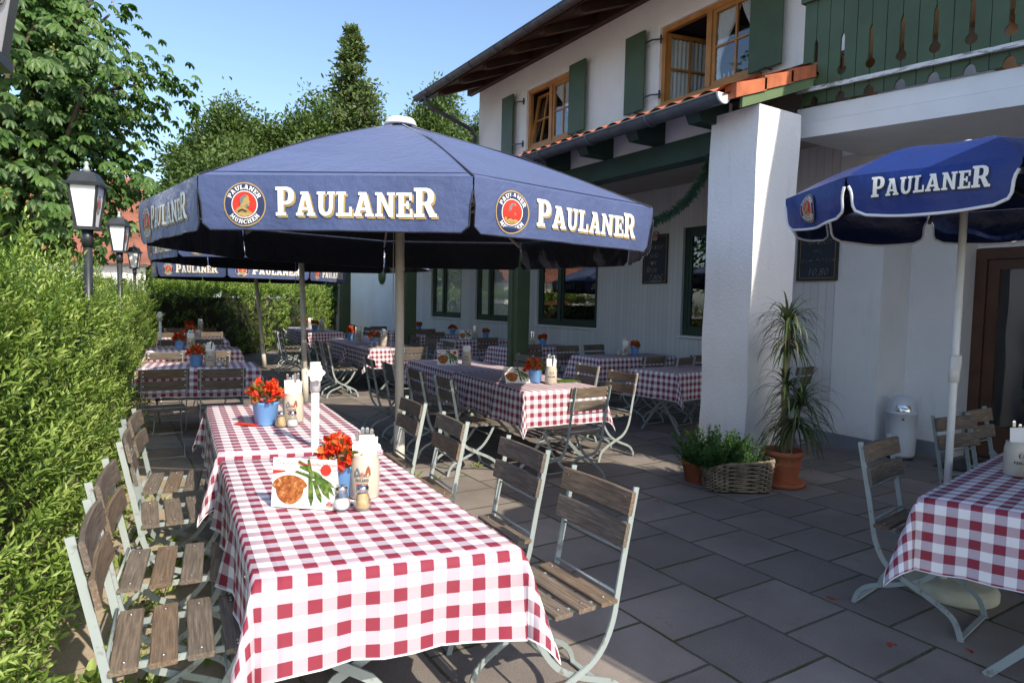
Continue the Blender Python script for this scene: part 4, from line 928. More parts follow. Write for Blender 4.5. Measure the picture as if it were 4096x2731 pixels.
def menu(x,y,z,rz,label,lean=6,flat=False,s=1.0):
    """tent card .255 wide, printed side faces local -y"""
    t=thing('menu_card',label,'menu card',(x,y,z),rz,'printed menu cards'); t.scale=(s,)*3
    W_,H_=.25,.185
    T0=Matrix.Rotation(R(-lean),4,'X')
    mb=MB(); mb.box((0,0,H_/2),(W_,.0015,H_)); p=mb.build('front_panel',['paper'],t); p.matrix_local=T0
    mb=MB(); mb.box((0,0,H_/2),(W_,.0015,H_)); q=mb.build('rear_panel',['paper'],t); q.matrix_local=Matrix.Translation((0,2*H_*math.sin(R(lean+2)),0))@Matrix.Rotation(R(lean+4),4,'X')
    def f(l): return lambda a,b:(a*W_-W_/2,-.001-.0005*l,b*H_)
    mb=MB()
    mb.cur=0; st=[(.5+.0+.285*math.cos(a)-.215,.30+.245*math.sin(a)+.07) for a in np.linspace(0,2*PI,26)[:-1]]
    st=[(.285+.285*math.cos(a)*(1 if math.sin(a)>0 else .78),.40+(.26 if math.sin(a)>0 else .33)*math.sin(a)) for a in np.linspace(0,2*PI,30)[:-1]]; mb.poly(st,[],f(3.6))
    for k,(x0,y0,x1,y1,w_) in enumerate([(.36,.74,.72,.60,.035),(.42,.84,.80,.66,.035),(.40,.95,.62,.78,.035),(.56,.99,.63,.55,.032),(.66,.70,1.0,.44,.042),(.70,.72,1.0,.28,.042),(.60,.66,.64,.03,.042),(.66,.58,.80,.12,.04),(.69,.66,.93,.20,.05)]):
        dx,dy=x1-x0,y1-y0; n_=math.hypot(dx,dy); px,py=-dy/n_*w_,dx/n_*w_
        mb.cur=1; mb.poly([(min(1,max(0,a)),min(1,max(0,b))) for a,b in ((x0-px*.7,y0-py*.7),(x0+dx*.7-px,y0+dy*.7-py),(x1,y1),(x0+dx*.7+px,y0+dy*.7+py),(x0+px*.7,y0+py*.7))],[],f(2+k*.2))
    mb.cur=2; mb.poly([(.0,.66),(.2,.72),(.2,.77),(0,.77)],[],f(1)); cx,cy=.84,.79; mb.poly([(cx+.085*math.cos(a),cy+.115*math.sin(a)) for a in np.linspace(0,2*PI,24)[:-1]],[],f(4.2))
    mb.cur=3; mb.poly([(0,.75),(.38,.75),(.38,1),(0,1)],[],f(4))
    pr_=mb.build('printed_picture',['steak_print','asparagus_print','red_print','paper'],p)
    mb=MB(); emblem(mb,lambda a,b,l:(a+W_*.42,-.0016-.0004*l,b+H_*.11),.0125); mb.build('crest',EMB,p)
    def tx(txt,size,m_,x_,y_,sh=0): font_text('lettering',txt,size,m_,p,Matrix(((1,0,0,x_*W_-W_/2),(0,0,-1,-.0042),(0,1,0,y_*H_),(0,0,0,1))),sh)
    tx('Wiedmann',.017,'grey_print',.06,.87,.35); tx('Restaurant',.006,'grey_print',.12,.80); 
    tx('Kulinarische Schmankerl',.0185,'red_print',.40,.87); tx('März bis Juni 2018',.012,'red_print',.70,.775)
    return t
Zt=TZ+.004
menu(.618,2.452,Zt,R(-39),'printed menu card with steak and asparagus, standing nearest the camera',7)
pot(.80,2.56,Zt,'sky blue pot of red begonias behind the front menu card',3,1.1)
stein(.875,2.50,Zt,'beige mug with yellow shield beside the front menu card',-118,'shield',True,1.12,4)
shaker(.742,2.372,Zt,'glass salt shaker in front of the front blue pot','salt'); shaker(.812,2.34,Zt,'glass toothpick holder in front of the front beige mug','tp')
z2=.805
pot(.80,4.04,z2,'sky blue pot of orange red begonias left of the second beige mug',5,1.2)
stein(.965,4.06,z2,'beige mug with yellow shield beside the white tube',-112,'shield',True,1.15,5)
shaker(.862,3.91,z2,'toothpick holder in front of the second sunlit pot','tp'); shaker(.922,3.895,z2,'salt shaker in front of the second sunlit mug','salt')
t=tag(MB.build((lambda mb:(mb.box((0,0,.0),(.045,.16,.004)),mb)[1])(MB()),'menu_leaflet',['red_print']),'flat red edged leaflet on the second sunlit table left of its pot','leaflet'); t.location=(.70,4.06,z2+.003); t.rotation_euler=(0,0,.7)
pot(.86,8.12,Zt,'blue pot of dark red flowers on the shaded hedge table',8,1.15); stein(1.0,8.08,Zt,'grey mug with red crest on the shaded hedge table',-102,'crest',True,1.12,5)
shaker(1.09,8.03,Zt,'salt shaker on the shaded hedge table','salt'); shaker(1.15,8.02,Zt,'brown spice shaker on the shaded hedge table','tp')
pot(.92,10.75,Zt,'blue pot of bright red flowers on the second hedge table, in sun',9,1.15); stein(1.06,10.72,Zt,'sunlit mug with yellow shield on the second hedge table',-102,'shield',True,1.12,4)
shaker(1.16,10.68,Zt,'salt shaker on the second hedge table','salt'); shaker(1.24,10.67,Zt,'orange spice shaker on the second hedge table','tp')
pot(1.28,13.2,Zt,'pot of very dark red flowers on the third hedge table',10,1.15); stein(1.42,13.2,Zt,'shaded grey mug on the third hedge table',-100,'crest',False,1.12,0)
pot(1.56,15.95,Zt,'pot of bright red flowers on the farthest hedge table',12,1.2); stein(1.77,15.9,Zt,'sunlit mug on the farthest hedge table',-100,'crest',True,1.15,4)
pot(3.66,5.40,Zt,'sky blue pot of red begonias on the sunlit end of the long middle table',14,1.12); stein(3.76,5.27,Zt,'cream red crested mug at the sunlit end of the middle table',-118,'crest',True,1.12,5)
menu(3.47,5.42,Zt,R(-18),'sunlit menu card leaning against the blue pot of the long middle table',38)
t=tag(MB.build((lambda mb:(mb.box((0,0,.0),(.30,.2,.003)),mb)[1])(MB()),'menu_leaflet',['asparagus_print']),'flat green leaflet right of the cream mug on the long middle table','leaflet'); t.location=(4.0,5.38,Zt+.004); t.rotation_euler=(0,0,-.1)
menu(3.63,7.32,Zt,R(-20),'shaded menu card standing on the far half of the long middle table',9,s=1.05); stein(3.86,7.25,Zt,'shaded mug on the far half of the long middle table',-120,'crest',True,1.1,0)
stein(4.10,10.78,Zt,'white lit mug beyond the thick parasol pole',-110,'crest',True,1.2,5); pot(3.97,10.9,Zt,'pot of orange flowers beside the white lit mug beyond the pole',16,1.2); shaker(3.86,10.72,Zt,'salt shaker left of the white lit mug','salt'); shaker(3.93,10.66,Zt,'spice shaker left of the white lit mug','tp')
stein(4.20,12.45,Zt,'shaded mug with napkin behind the half lit middle table',-110,'crest',True,1.2,0); pot(4.10,12.6,Zt,'shaded pot of red flowers behind the half lit middle table',17,1.2)
stein(4.62,16.5,Zt,'tall lit mug on the farthest middle table',-110,'crest',True,1.25,3); pot(4.5,16.7,Zt,'pot of red flowers beside the tall lit mug on the farthest middle table',18,1.25)
stein(4.73,18.0,Zt,'mug beside the ivy on the farthest middle table',-110,'crest',True,1.25,3); pot(4.6,18.2,Zt,'small pot of dark red flowers at the very back by the ivy',19,1.25)
zp=pz+.004
stein(6.66,7.42,zp,'grey mug with knives on the nearest porch table',-125,'crest',True,1.0,4); pot(6.82,7.38,zp,'blue pot of dark red flowers on the nearest porch table',20,1.0); shaker(6.48,7.36,zp,'spice shaker on the nearest porch table','tp'); shaker(6.56,7.34,zp,'salt shaker on the nearest porch table','salt')
menu(6.13,9.5,zp,R(-25),'menu card right of the green post on the second porch table',8,s=1.0); stein(6.44,9.62,zp,'mug with dark handled knives on the second porch table',-120,'crest',False,1.0,6); pot(6.58,9.5,zp,'blue pot of red flowers on the second porch table',21,1.0)
menu(6.2,11.72,zp,R(-25),'small menu card on the third porch table',8); pot(6.78,11.9,zp,'blue pot of red flowers on the third porch table',22); stein(6.55,11.95,zp,'dim mug on the third porch table',-120,'crest',False,1.0,4)
pot(6.78,13.45,zp,'blue pot of tall red flowers on the fourth porch table',23,1.1); pot(6.75,15.3,zp,'small pot of red flowers right of the far green post',24,1.1)
stein(3.80,1.36,Zt,'cream mug cut by the right edge of the picture',-135,'crest',True,1.05,3); shaker(3.72,1.27,Zt,'mustard coloured shaker at the right edge of the picture','tp')
# ------------------------------------------------------------------ parasols
def parasol(cx,cy,zedge,ztop,rad,phase,label,fab='navy_fabric',vh=.31,n=8,pole_r=.039,lettered=True,big=True,group='large navy parasols',seed=1,base=True,trim=None,panels=None,lean=(0,0),apex=(0,0)):
    t=thing('parasol',label,'parasol',(cx,cy,0),0,group); rg=random.Random(seed)
    C=[Vector((rad*math.cos(phase+2*PI*k/n),rad*math.sin(phase+2*PI*k/n),zedge)) for k in range(n)]
    r0=.10 if big else .03
    ax_,ay_=apex; K=[Vector((ax_+r0*math.cos(phase+2*PI*k/n),ay_+r0*math.sin(phase+2*PI*k/n),ztop)) for k in range(n)]
    mb=MB()
    for k in range(n):
        a,b,c,d=K[k],K[(k+1)%n],C[k],C[(k+1)%n]
        def f(p,q,a=a,b=b,c=c,d=d):
            sag=(-.035 if big else -.02)*math.sin(PI*p)*math.sin(PI*q)*rad/2; bow=(.02 if big else .10)*math.sin(PI*q)*rad
            return a.lerp(b,p).lerp(c.lerp(d,p),q)+Vector((0,0,sag+bow))
        mb.grid(lambda p,q: f(q,p),12,8)
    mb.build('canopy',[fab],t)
    if big:
        mb=MB()
        for k in range(n): mb.tube([C[k]+Vector((0,0,.006)),C[k].lerp(K[k],.5)+Vector((0,0,.02*rad+.008)),K[k]+Vector((0,0,.006))],.007,5)
        mb.build('seam',[fab],t)
        mb=MB(); mb.tube([C[k].lerp(K[k],.035)+Vector((0,0,.006)) for k in range(n)],.0032,4,closed=True); mb.build('edge_seam',['navy_print'],t)
        mb=MB(); mb.lathe([(.0,.0),(.135,.0),(.14,.012),(.13,.03),(.125,.032),(.125,.045),(.11,.06),(.0,.064)],28,(ax_,ay_,ztop+.012)); 
        mb.build('vent_cap',['white_metal'],t)
        mb=MB(); mb.lathe([(.105,-.02),(.112,.012)],24,(ax_,ay_,ztop)); mb.build('cap_collar',['dark_print'],t)
    else:
        mb=MB(); mb.lathe([(.012,-.02),(.014,.02),(.03,.03),(.032,.05),(.02,.07),(0,.075)],14,(0,0,ztop)); mb.build('finial',['white_metal'],t)
    px,py=lean
    mb=MB()
    mb.tube([(px,py,0.0),(ax_,ay_,ztop-.03)],pole_r,14)
    if big: mb.tube([(px,py,0),(px+(ax_-px)*.5/ztop,py+(ay_-py)*.5/ztop,.5)],pole_r*1.25,14)
    mb.build('pole',['pole_paint'] if big else ['white_metal'],t)
    mb=MB()
    for k in range(n):
        mb.bar([K[k]+Vector((0,0,-.05)),C[k]*.985+Vector((0,0,-.02))-Vector((0,0,zedge*.015*0))],.018,.026)
        if big: mb.bar([Vector((ax_,ay_,zedge-.1))+ (C[k]-Vector((0,0,zedge)))*.02,(K[k]+(C[k]-K[k])*.55)+Vector((0,0,-.04))],.014,.02)
    mb.build('ribs',['pole_paint'] if big else ['dark_metal'],t)
    if big:
        mb=MB(); mb.tube([(ax_+a_,ay_+b_,c_) for a_,b_,c_ in ((-pole_r-.02,-.02,zedge+.1),(-pole_r-.03,-.05,1.5),(-pole_r-.05,-.06,1.15),(-pole_r-.01,-.05,1.0))],.004,5); mb.build('pull_cord',['cord'],t)
    for k in range(n):
        a,b=C[k],C[(k+1)%n]; L=(b-a).length; tx=(b-a)/L; out=Vector(((a+b).x,(a+b).y,0)).normalized(); ph=rg.random()*6; gap=.012 if big else .02
        def vf(x,z,off=0,a=a,tx=tx,out=out,L=L,ph=ph):
            # x along the edge, z downwards from it
            e=z/vh; m=(.5-abs(x/L-.5))*2
            return a+tx*x+Vector((0,0,-z))+out*(.012+off+.010*e*math.sin(x*9+ph)+.006*e*math.sin(x*23+ph*2)+(.03 if not big else .012)*math.sin(PI*min(1,e))*m- .03*(e**2)*(1-m)**3)
        mb=MB(); mb.smooth=True; nx=22; nz=8; rc=.045 if big else .055; cols=[]
        for i in range(nx+1):
            x=L*(i/nx); d=min(x,L-x)
            gx=gap
            col=[]
            for j in range(nz+1):
                z=vh*j/nz
                top_join=.10 if big else .03
                # slit opens below the join; bottom corners rounded
                lo=0 if z<top_join else gx*min(1,(z-top_join)/.05)+(.012 if big else .015)*((z-top_join)/vh)
                if z>vh-rc: lo+=rc-math.sqrt(max(0,rc*rc-(z-(vh-rc))**2))
                xx=lo+(L-2*lo)*(i/nx); col.append(len(mb.v)); zz=z if big else z*(1+.10*math.sin(PI*i/nx))
                mb.v.append(tuple(vf(xx,zz)))
            cols.append(col)
        for i in range(nx):
            for j in range(nz): mb.face((cols[i][j],cols[i][j+1],cols[i+1][j+1],cols[i+1][j]))
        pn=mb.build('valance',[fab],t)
        ed=[cols[0][j] for j in range(2,nz+1)]+[cols[i][nz] for i in range(1,nx)]+[cols[nx][j] for j in range(nz,1,-1)]
        path=[mb.v[i] for i in ed]
        mb2=MB(); mb2.tube(path,.0045 if big else .0075,5,up=tuple(out)); mb2.build('hem',[trim or fab],pn)
        if not lettered or (panels and k not in panels): continue
        if big:
            h=.135; y0=vh*.5-h*.42
            F=lambda x,y,o: vf(x,vh-y,o)
            # viewer outside sees the edge running left to right from a to b
            mg=MB(); word(mg,'PAULANER',h,L*.29+.010,vh-(vh*.74)-.011,L*.585,lambda x,y:F(x,y,.0045),1.2,.02); mg.build('letter_shadow',['gold_print'],pn)
            mw=MB(); word(mw,'PAULANER',h,L*.29,vh-(vh*.74),L*.585,lambda x,y:F(x,y,.0075),1.2,.02); mw.build('lettering',['white_print'],pn)
            me=MB(); emblem(me,lambda x,y,l:F(L*.175+x,vh*.46+y,.0045+.002*l),.125); me.build('emblem',EMB,pn)
        else:
            F=lambda x,y,o: vf(x,vh-y,o)
            if k%2==1:
                mg=MB(); word(mg,'PAULANER',.078,L*.17+.006,vh*.40-.006,L*.68,lambda x,y:F(x,y,.008),1.2,.015); mg.build('letter_shadow',['dark_print'],pn)
                mw=MB(); word(mw,'PAULANER',.078,L*.17,vh*.40,L*.68,lambda x,y:F(x,y,.0105),1.2,.015); mw.build('lettering',['white_print'],pn)
            else:
                me=MB(); emblem(me,lambda x,y,l:F(L*.5+x,vh*.45+y,.009+.0015*l),.075); me.build('emblem',EMB,pn)
    return t
p1=parasol(2.25,5.25,2.255,3.03,2.08,2.895,'navy parasol in front, large white lettering facing camera, thick beige pole',seed=4,apex=(-.10,.063),lean=(-.08,.05))
parasol(2.5,10.15,2.36,3.1,2.05,2.9,'navy parasol second in the row, its pole lit at the foot',seed=5,lean=(.05,-.2))
parasol(2.75,15.4,2.25,3.0,2.05,2.75,'navy parasol farthest back near the far hedge, leaning pole',seed=6,lean=(.3,.1))
# out of view behind the camera: two parasols added to shade the courtyard
parasol(3.88,-.5,2.62,3.3,1.75,2.9,'unseen navy parasol added behind the camera to shade the right front table',seed=7,lettered=False)
parasol(3.9,-3.95,3.1,3.8,2.05,2.9,'unseen navy parasol added behind the camera beyond the other one',seed=8,lettered=False)
# small bright blue parasol
ph2=2.52
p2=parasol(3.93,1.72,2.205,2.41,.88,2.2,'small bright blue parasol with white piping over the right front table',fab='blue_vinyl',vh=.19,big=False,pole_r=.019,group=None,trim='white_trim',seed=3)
mb=MB(); mb.tube([(0,0,1.18),(0,0,1.33)],.027,12); mb.box((-.03,-.02,1.29),(.05,.03,.07)); mb.build('clamp',['white_metal'],p2)
t=thing('parasol_weight','round pale concrete parasol base under the right front table','parasol weight',(3.99,1.70,0))
mb=MB(); mb.lathe([(.0,.0),(.215,.0),(.225,.01),(.225,.05),(.205,.075),(.19,.082),(.03,.088),(0,.088)],40); mb.build('concrete_disc',['concrete'],t)
mb=MB(); mb.lathe([(.024,.086),(.024,.17),(.03,.17),(.03,.18),(.0,.181)],14,(-.05,.02,0)); mb.build('socket',['white_metal'],t)
# bare white parasol tubes with clamp
def tube_stand(x,y,h,label):
    t=thing('parasol_stand',label,'parasol stand',(x,y,0),0,'bare white parasol tubes')
    mb=MB(); mb.tube([(0,0,.05),(0,0,h-.12)],.021,14); mb.build('tube',['white_metal'],t)
    mb=MB(); mb.tube([(0,0,h-.15),(0,0,h)],.027,14); mb.build('collar',['white_metal'],t)
    mb=MB(); n=28; mb.prism([((.042+.006*math.cos(6*2*PI*i/n))*math.cos(2*PI*i/n),(.042+.006*math.cos(6*2*PI*i/n))*math.sin(2*PI*i/n)) for i in range(n)],lambda a,b,d:(-.012+a*.98,-.045-d,h-.05+b),.018); mb.tube([(-.005,-.02,h-.05),(-.01,-.05,h-.05)],.01,8); mb.build('clamp_knob',['white_metal'],t)
    mb=MB(); mb.lathe([(0,0),(.2,0),(.2,.06),(.03,.08),(0,.08)],24); mb.build('foot',['concrete'],t)
tube_stand(.905,3.345,1.235,'white tube with star knob standing between the two sunlit front tables')
tube_stand(.735,11.9,1.3,'thin white tube at the hedge beside the third hedge table')
# ------------------------------------------------------------------ lantern posts
def lantern(x,y,ztop,s,rz,label):
    t=thing('street_lantern',label,'lamp post',(x,y,0),rz,'lantern posts in the hedge'); zb=ztop-.52*s; hs=.91
    mb=MB(); mb.tube([(0,0,0),(0,0,zb)],.032*s,12); mb.tube([(0,0,zb-.13*s),(0,0,zb)],.04*s,12); mb.build('post',['dark_metal'],t)
    a,b,h=.060*s,.096*s,.305*s
    mb=MB()
    for i in range(4):
        an=PI/4+i*PI/2; mb.bar([(a*1.414*math.cos(an),a*1.414*math.sin(an),zb+.02*s),(b*1.414*math.cos(an),b*1.414*math.sin(an),zb+.02*s+h)],.016*s,.016*s)
    mb.box((0,0,zb+.008*s),(2*a+.03*s,2*a+.03*s,.024*s)); mb.build('lantern_frame',['dark_metal'],t)
    for i in range(4):
        M4=Matrix.Rotation(i*PI/2,3,'Z'); mb=MB(); ins=.93
        mb.prism([(-a*ins,0),(a*ins,0),(b*ins,h),(-b*ins,h)],lambda p,q,d:M4@Vector((p,-(a+(b-a)*q/h)*.97+d*1,zb+.022*s+q)),.004); pn=mb.build('panel',['lamp_panel'],t)
        if i==1:
            me=MB(); emblem(me,lambda p,q,l:M4@Vector((p*.6,-(a+(b-a)*((q+h*.55))/h)*.97-.003-.001*l,zb+.022*s+h*.55+q)),.07*s); me.build('crest',EMB,pn)
    mb=MB()
    def sq(r,z): return [(r,r,z),(-r,r,z),(-r,-r,z),(r,-r,z)]
    ls=[sq(.122*s,0),sq(.125*s,.016*s),sq(.10*s,.028*s),sq(.072*s,.10*s),sq(.026*s,.115*s)]; 
    for l in ls: mb.v+=[(p[0],p[1],p[2]+zb+.02*s+h) for p in l]
    mb.face((3,2,1,0)); mb.face((16,17,18,19))
    for i in range(4):
        for j in range(4): mb.face((i*4+j,i*4+(j+1)%4,i*4+4+(j+1)%4,i*4+4+j))
    mb.build('lantern_roof',['dark_metal'],t)
    mb=MB(); mb.lathe([(.03,0),(.018,.03),(.012,.045),(.018,.06),(.01,.075),(0,.08)],10,(0,0,zb+.02*s+h+.114*s)); mb.build('finial',['grey_metal'],t)
lantern(-.115,6.0,2.57,1.0,R(-16),'nearest lantern post with white panels rising out of the privet hedge')
lantern(.15,9.6,2.60,.98,R(-16),'second lantern post in the hedge, right of the nearest')
lantern(-.345,2.45,2.90,1.3,R(-10),'lantern with red crest cut off by the top left corner')
lantern(.50,15.4,2.62,1.0,R(-16),'farthest lantern, half hidden by the corner of the front parasol')
# ------------------------------------------------------------------ courtyard plants and bin
t=thing('wicker_basket','grey wicker basket planter in front of the white pillar','basket',(4.60,3.66,0),R(-32))
BL,BWd,BH=.255,.15,.17
def rimz(a): # a around 0..1 -> rim height : high on one long side end
    return BH+.06*math.exp(-((a-.36)/.13)**2)+.05*math.exp(-((a-.0)/.1)**2)+.03
mb=MB(); mb.smooth=True
n=120; lv=15
for j in range(lv+1):
    for i in range(n):
        a=2*PI*i/n; k=j/lv; H=(.225+.055*math.sin(a*1+2.2)); ex=1+.10*k
        w_=.006*math.cos(i*PI/2.5+ (j%2)*PI)
        sx=math.copysign(abs(math.cos(a))**.45,math.cos(a)); sy=math.copysign(abs(math.sin(a))**.45,math.sin(a))
        mb.v.append(((BL*ex+w_)*sx,(BWd*ex+w_)*sy,.004+H*k))
for j in range(lv):
    for i in range(n): mb.face((j*n+i,j*n+(i+1)%n,(j+1)*n+(i+1)%n,(j+1)*n+i))
mb.face(list(range(n))[::-1]); bk=mb.build('weave',['twig'],t)
mb=MB()
def rimp(i,off=0,tw=0):
    a=2*PI*i/60; H=(.225+.055*math.sin(a+2.2)); sx=math.copysign(abs(math.cos(a))**.45,math.cos(a)); sy=math.copysign(abs(math.sin(a))**.45,math.sin(a)); return ((BL*1.11+tw*math.cos(i*.8+off))*sx,(BWd*1.11+tw*math.cos(i*.8+off))*sy,.004+H+.006*math.sin(i*.8+off))
for o in (0,2.1,4.2): mb.tube([rimp(i,o,.008) for i in range(60)],.0065,5,closed=True)
for j in range(1,15):
    k=j/15
    pth=[]
    for i in range(60):
        a=2*PI*i/60; H=(.225+.055*math.sin(a+2.2)); ex=1+.10*k; sx=math.copysign(abs(math.cos(a))**.45,math.cos(a)); sy=math.copysign(abs(math.sin(a))**.45,math.sin(a)); w_=.011*math.cos(i*PI/2+(j%2)*PI)
        pth.append(((BL*ex+w_+.003)*sx,(BWd*ex+w_+.003)*sy,.006+H*k))
    mb.tube(pth,.0068,5,closed=True)
mb.build('willow_rods',['wicker'],t)
mb=MB(); mb.tube([(.285,.02,.17),(.315,.02,.22),(.325,.02,.27)],.014,6); mb.build('handle_stub',['wicker'],t)
mb=MB(); mb.grid(lambda a,b:((a-.5)*.46,(b-.5)*.25,.17),1,1); mb.build('soil',['soil'],t)
# herbs
def shoots(P,D,Ls,step,leafL,leafW,spread,seed=0,whorl=2,droop=0.0):
    """leaves along shoots, opposite pairs. returns arrays"""
    rg=np.random.default_rng(seed); oP=[];oD=[];oN=[];oL=[];oR=[]
    up_=np.array([0,0,1.])
    for p,d,l in zip(P,D,Ls):
        k=max(2,int(l/step)); s=(np.arange(k)+.6)/k; ref=unit(np.cross(d,unit(rg.normal(size=3)))); ref2=np.cross(d,ref); r0=rg.random()
        for w_ in range(whorl):
            an=2*PI*w_/whorl+np.arange(k)*(PI/2 if whorl==2 else 1.1)+rg.random()
            side=ref*np.cos(an)[:,None]+ref2*np.sin(an)[:,None]
            pos=p+d*(s*l)[:,None]-up_*(droop*(s**2)*l)[:,None]; dr=unit(side*spread+d*(.6+.6*s)[:,None]+rg.normal(size=(k,3))*.12-up_*droop)
            oP.append(pos);oD.append(dr);oN.append(unit(d*1.0-side*.5+rg.normal(size=(k,3))*.15+up_*.4));oL.append(leafL*rg.uniform(.7,1.25,k)*(1-.35*s**3));oR.append(np.clip(r0*.6+.4*s+rg.normal(size=k)*.12,0,1))
        oP.append((p+d*l)[None]);oD.append(d[None]);oN.append(unit(rg.normal(size=(1,3))));oL.append(np.array([leafL*.7]));oR.append(np.array([.95]))
    L_=np.concatenate(oL)
    return np.concatenate(oP),np.concatenate(oD),np.concatenate(oN),L_,L_*leafW/leafL,np.concatenate(oR)
def herb(label,x,y,z0,n,rx,ry,hmin,hmax,lL,lW,seed,name='herb_plant',mtn='herb_leaf',rz=0,out=.5):
    t=thing(name,label,'plant',(x,y,z0),rz); rg=np.random.default_rng(seed)
    a=rg.random(n)*2*PI; q=np.sqrt(rg.random(n)); P=np.stack([rx*q*np.cos(a),ry*q*np.sin(a),np.zeros(n)],1); D=unit(np.stack([np.cos(a)*q*out,np.sin(a)*q*out,np.ones(n)],1)+rg.normal(size=(n,3))*.18)
    Ls=rg.uniform(hmin,hmax,n); A=shoots(P,D,Ls,.022,lL,lW,1.0,seed)
    leafmesh('leaves',A[0],A[1],A[2],A[3],A[4],mtn,t,rnd=A[5])
    mb=MB()
    for p,d,l in list(zip(P,D,Ls))[::2]: mb.tube([p,p+d*l],.0022,4)
    mb.build('stems',['twig'],t); return t
c_,s_=math.cos(R(-32)),math.sin(R(-32))
def bl(a,b): return 4.60+a*c_-b*s_,3.66+a*s_+b*c_
x,y=bl(-.19,.03); herb('bushy green mint spilling over the left end of the wicker basket',x,y,.2,150,.17,.13,.12,.33,.044,.023,31,out=1.0)
x,y=bl(-.03,.02); herb('low green herbs in the middle of the wicker basket',x,y,.19,110,.15,.1,.08,.2,.034,.019,32,out=.8)
x,y=bl(.12,.04); herb('tall thin twigs with round green leaves rising from the basket against the pillar',x,y,.17,16,.11,.05,.16,.3,.028,.024,33,out=.5)
x,y=bl(.2,.02); herb('fine grey green thyme at the right end of the wicker basket',x,y,.18,110,.1,.1,.06,.15,.014,.006,34,out=.9)
t=thing('clay_pot','small brown clay pot half hidden left of the wicker basket','flower pot',(4.47,4.0,0)); mb=MB(); mb.lathe([(0,0),(.085,0),(.12,.17),(.13,.17),(.13,.2),(.115,.2),(.08,.02)],24); mb.build('pot',['terracotta'],t); mb=MB(); mb.lathe([(.11,.17),(0,.175)],20); mb.build('soil',['soil'],t)
herb('trailing green herb in the clay pot left of the basket',4.47,4.0,.17,45,.11,.11,.08,.2,.036,.018,35,out=1.2)
t=thing('blue_jar','dark blue glazed jar between the basket and the terracotta pot','jar',(4.93,3.83,0)); mb=MB(); mb.lathe([(0,0),(.07,0),(.085,.06),(.08,.15),(.06,.17),(.055,.17),(.07,.14),(.0,.02)],20); mb.build('jar',['navy_print'],t); mb=MB(); mb.lathe([(.075,.168),(.085,.175),(.075,.182),(.055,.178)],20); mb.build('rim',['navy_print'],t)
# dracaena in terracotta pot
t=thing('terracotta_pot','large terracotta pot in front of the white pillar','flower pot',(5.09,3.56,.03))
mb=MB(); mb.lathe([(0,0),(.125,0),(.13,.006),(.150,.16),(.153,.163),(.153,.172),(.158,.24),(.172,.245),(.178,.26),(.176,.285),(.165,.29),(.158,.28),(.15,.22)],40); mb.build('pot',['terracotta'],t)
mb=MB(); mb.lathe([(.155,.235),(0,.24)],24); mb.build('soil',['soil'],t)
t=thing('plant_saucer','terracotta saucer under the large pot by the pillar','saucer',(5.09,3.56,0)); mb=MB(); mb.lathe([(0,.0),(.17,.0),(.195,.02),(.2,.035),(.193,.036),(.175,.012),(0,.011)],40); mb.build('dish',['terracotta'],t)
mb=MB(); mb.lathe([(.193,.03),(.203,.033),(.203,.041),(.193,.042)],40); mb.build('rim',['terracotta'],t)
t=thing('dracaena','tall dracaena with three tufts of strappy leaves in the terracotta pot','plant',(5.09,3.56,.26))
trk=smoothpath([(0,0,-.05),(.01,0,.3),(-.02,.01,.65),(.0,0,.95),(-.02,0,1.2)],2); mb=MB(); mb.tube(trk,.028,9,scales=[1.1-.35*i/len(trk)+.04*(i%2) for i in range(len(trk))]); mb.tube([(.02,-.02,0),(.07,-.05,.25),(.08,-.07,.42)],.02,8); mb.build('trunk',['dry_leaf'],t)
mb=MB(); rg=random.Random(5)
def strap(mb,o,az,el,L,w_,droop):
    pts=[];p=Vector(o);d=Vector((math.cos(az)*math.cos(el),math.sin(az)*math.cos(el),math.sin(el)));n=9
    for i in range(n+1):
        pts.append(p.copy()); d=(d+Vector((0,0,-droop*(i+1)/n*.5))).normalized(); p=p+d*L/n
    side=Vector((-math.sin(az),math.cos(az),0)); b=len(mb.v); rv=rg.random()
    for i,q in enumerate(pts):
        ww=w_*(1-(i/n)**2.2)*.5*(.6+.4*min(1,i/2)); dn=Vector((0,0,-.25*ww)); mb.v+=[tuple(q-side*ww),tuple(q+dn),tuple(q+side*ww)]
    mb.smooth=True
    for i in range(n):
        for k in (0,1): mb.face((b+i*3+k,b+i*3+k+1,b+i*3+k+4,b+i*3+k+3),[(rv,0)]*4)
for (ox,oy,oz,cnt,Lm,hi) in ((-.02,0,1.18,95,.36,.34),(0,0,1.02,55,.36,-.1),(.0,.0,.62,42,.36,.2),(.09,-.08,.45,105,.42,.5),(.07,-.07,.3,80,.46,-.15)):
    for k in range(cnt): strap(mb,(ox,oy,oz+rg.uniform(-.05,.05)),rg.random()*2*PI,rg.uniform(-.3,1.3) if hi>0 else rg.uniform(-.6,.6),Lm*rg.uniform(.7,1.2),rg.uniform(.014,.025),rg.uniform(.45,1.4))
mb.build('leaves',['dragon_leaf'],t)
t=thing('waste_bin','pale grey round top waste bin with chrome flap against the white wall','waste bin',(7.18,3.62,0),R(0)); t.scale=(.74,.74,.93)
mb=MB(); mb.lathe([(0,.03),(.165,.03),(.19,.06),(.198,.3),(.2,.52),(.203,.522),(.203,.534),(.2,.536),(.197,.56),(.185,.62),(.16,.67),(.12,.705),(.06,.725),(0,.73)],40); mb.build('body',['bin_paint'],t)
mb=MB(); mb.lathe([(0,0),(.17,0),(.17,.03),(0,.03)],36); mb.build('base_ring',['dark_print'],t)
mb=MB(); fa=R(212)
mb.grid(lambda a,b:((.206-.10*b**2.2)*math.cos(fa+(a-.5)*.95),(.206-.10*b**2.2)*math.sin(fa+(a-.5)*.95),.555+.135*b),14,10); mb.build('flap',['steel'],t)
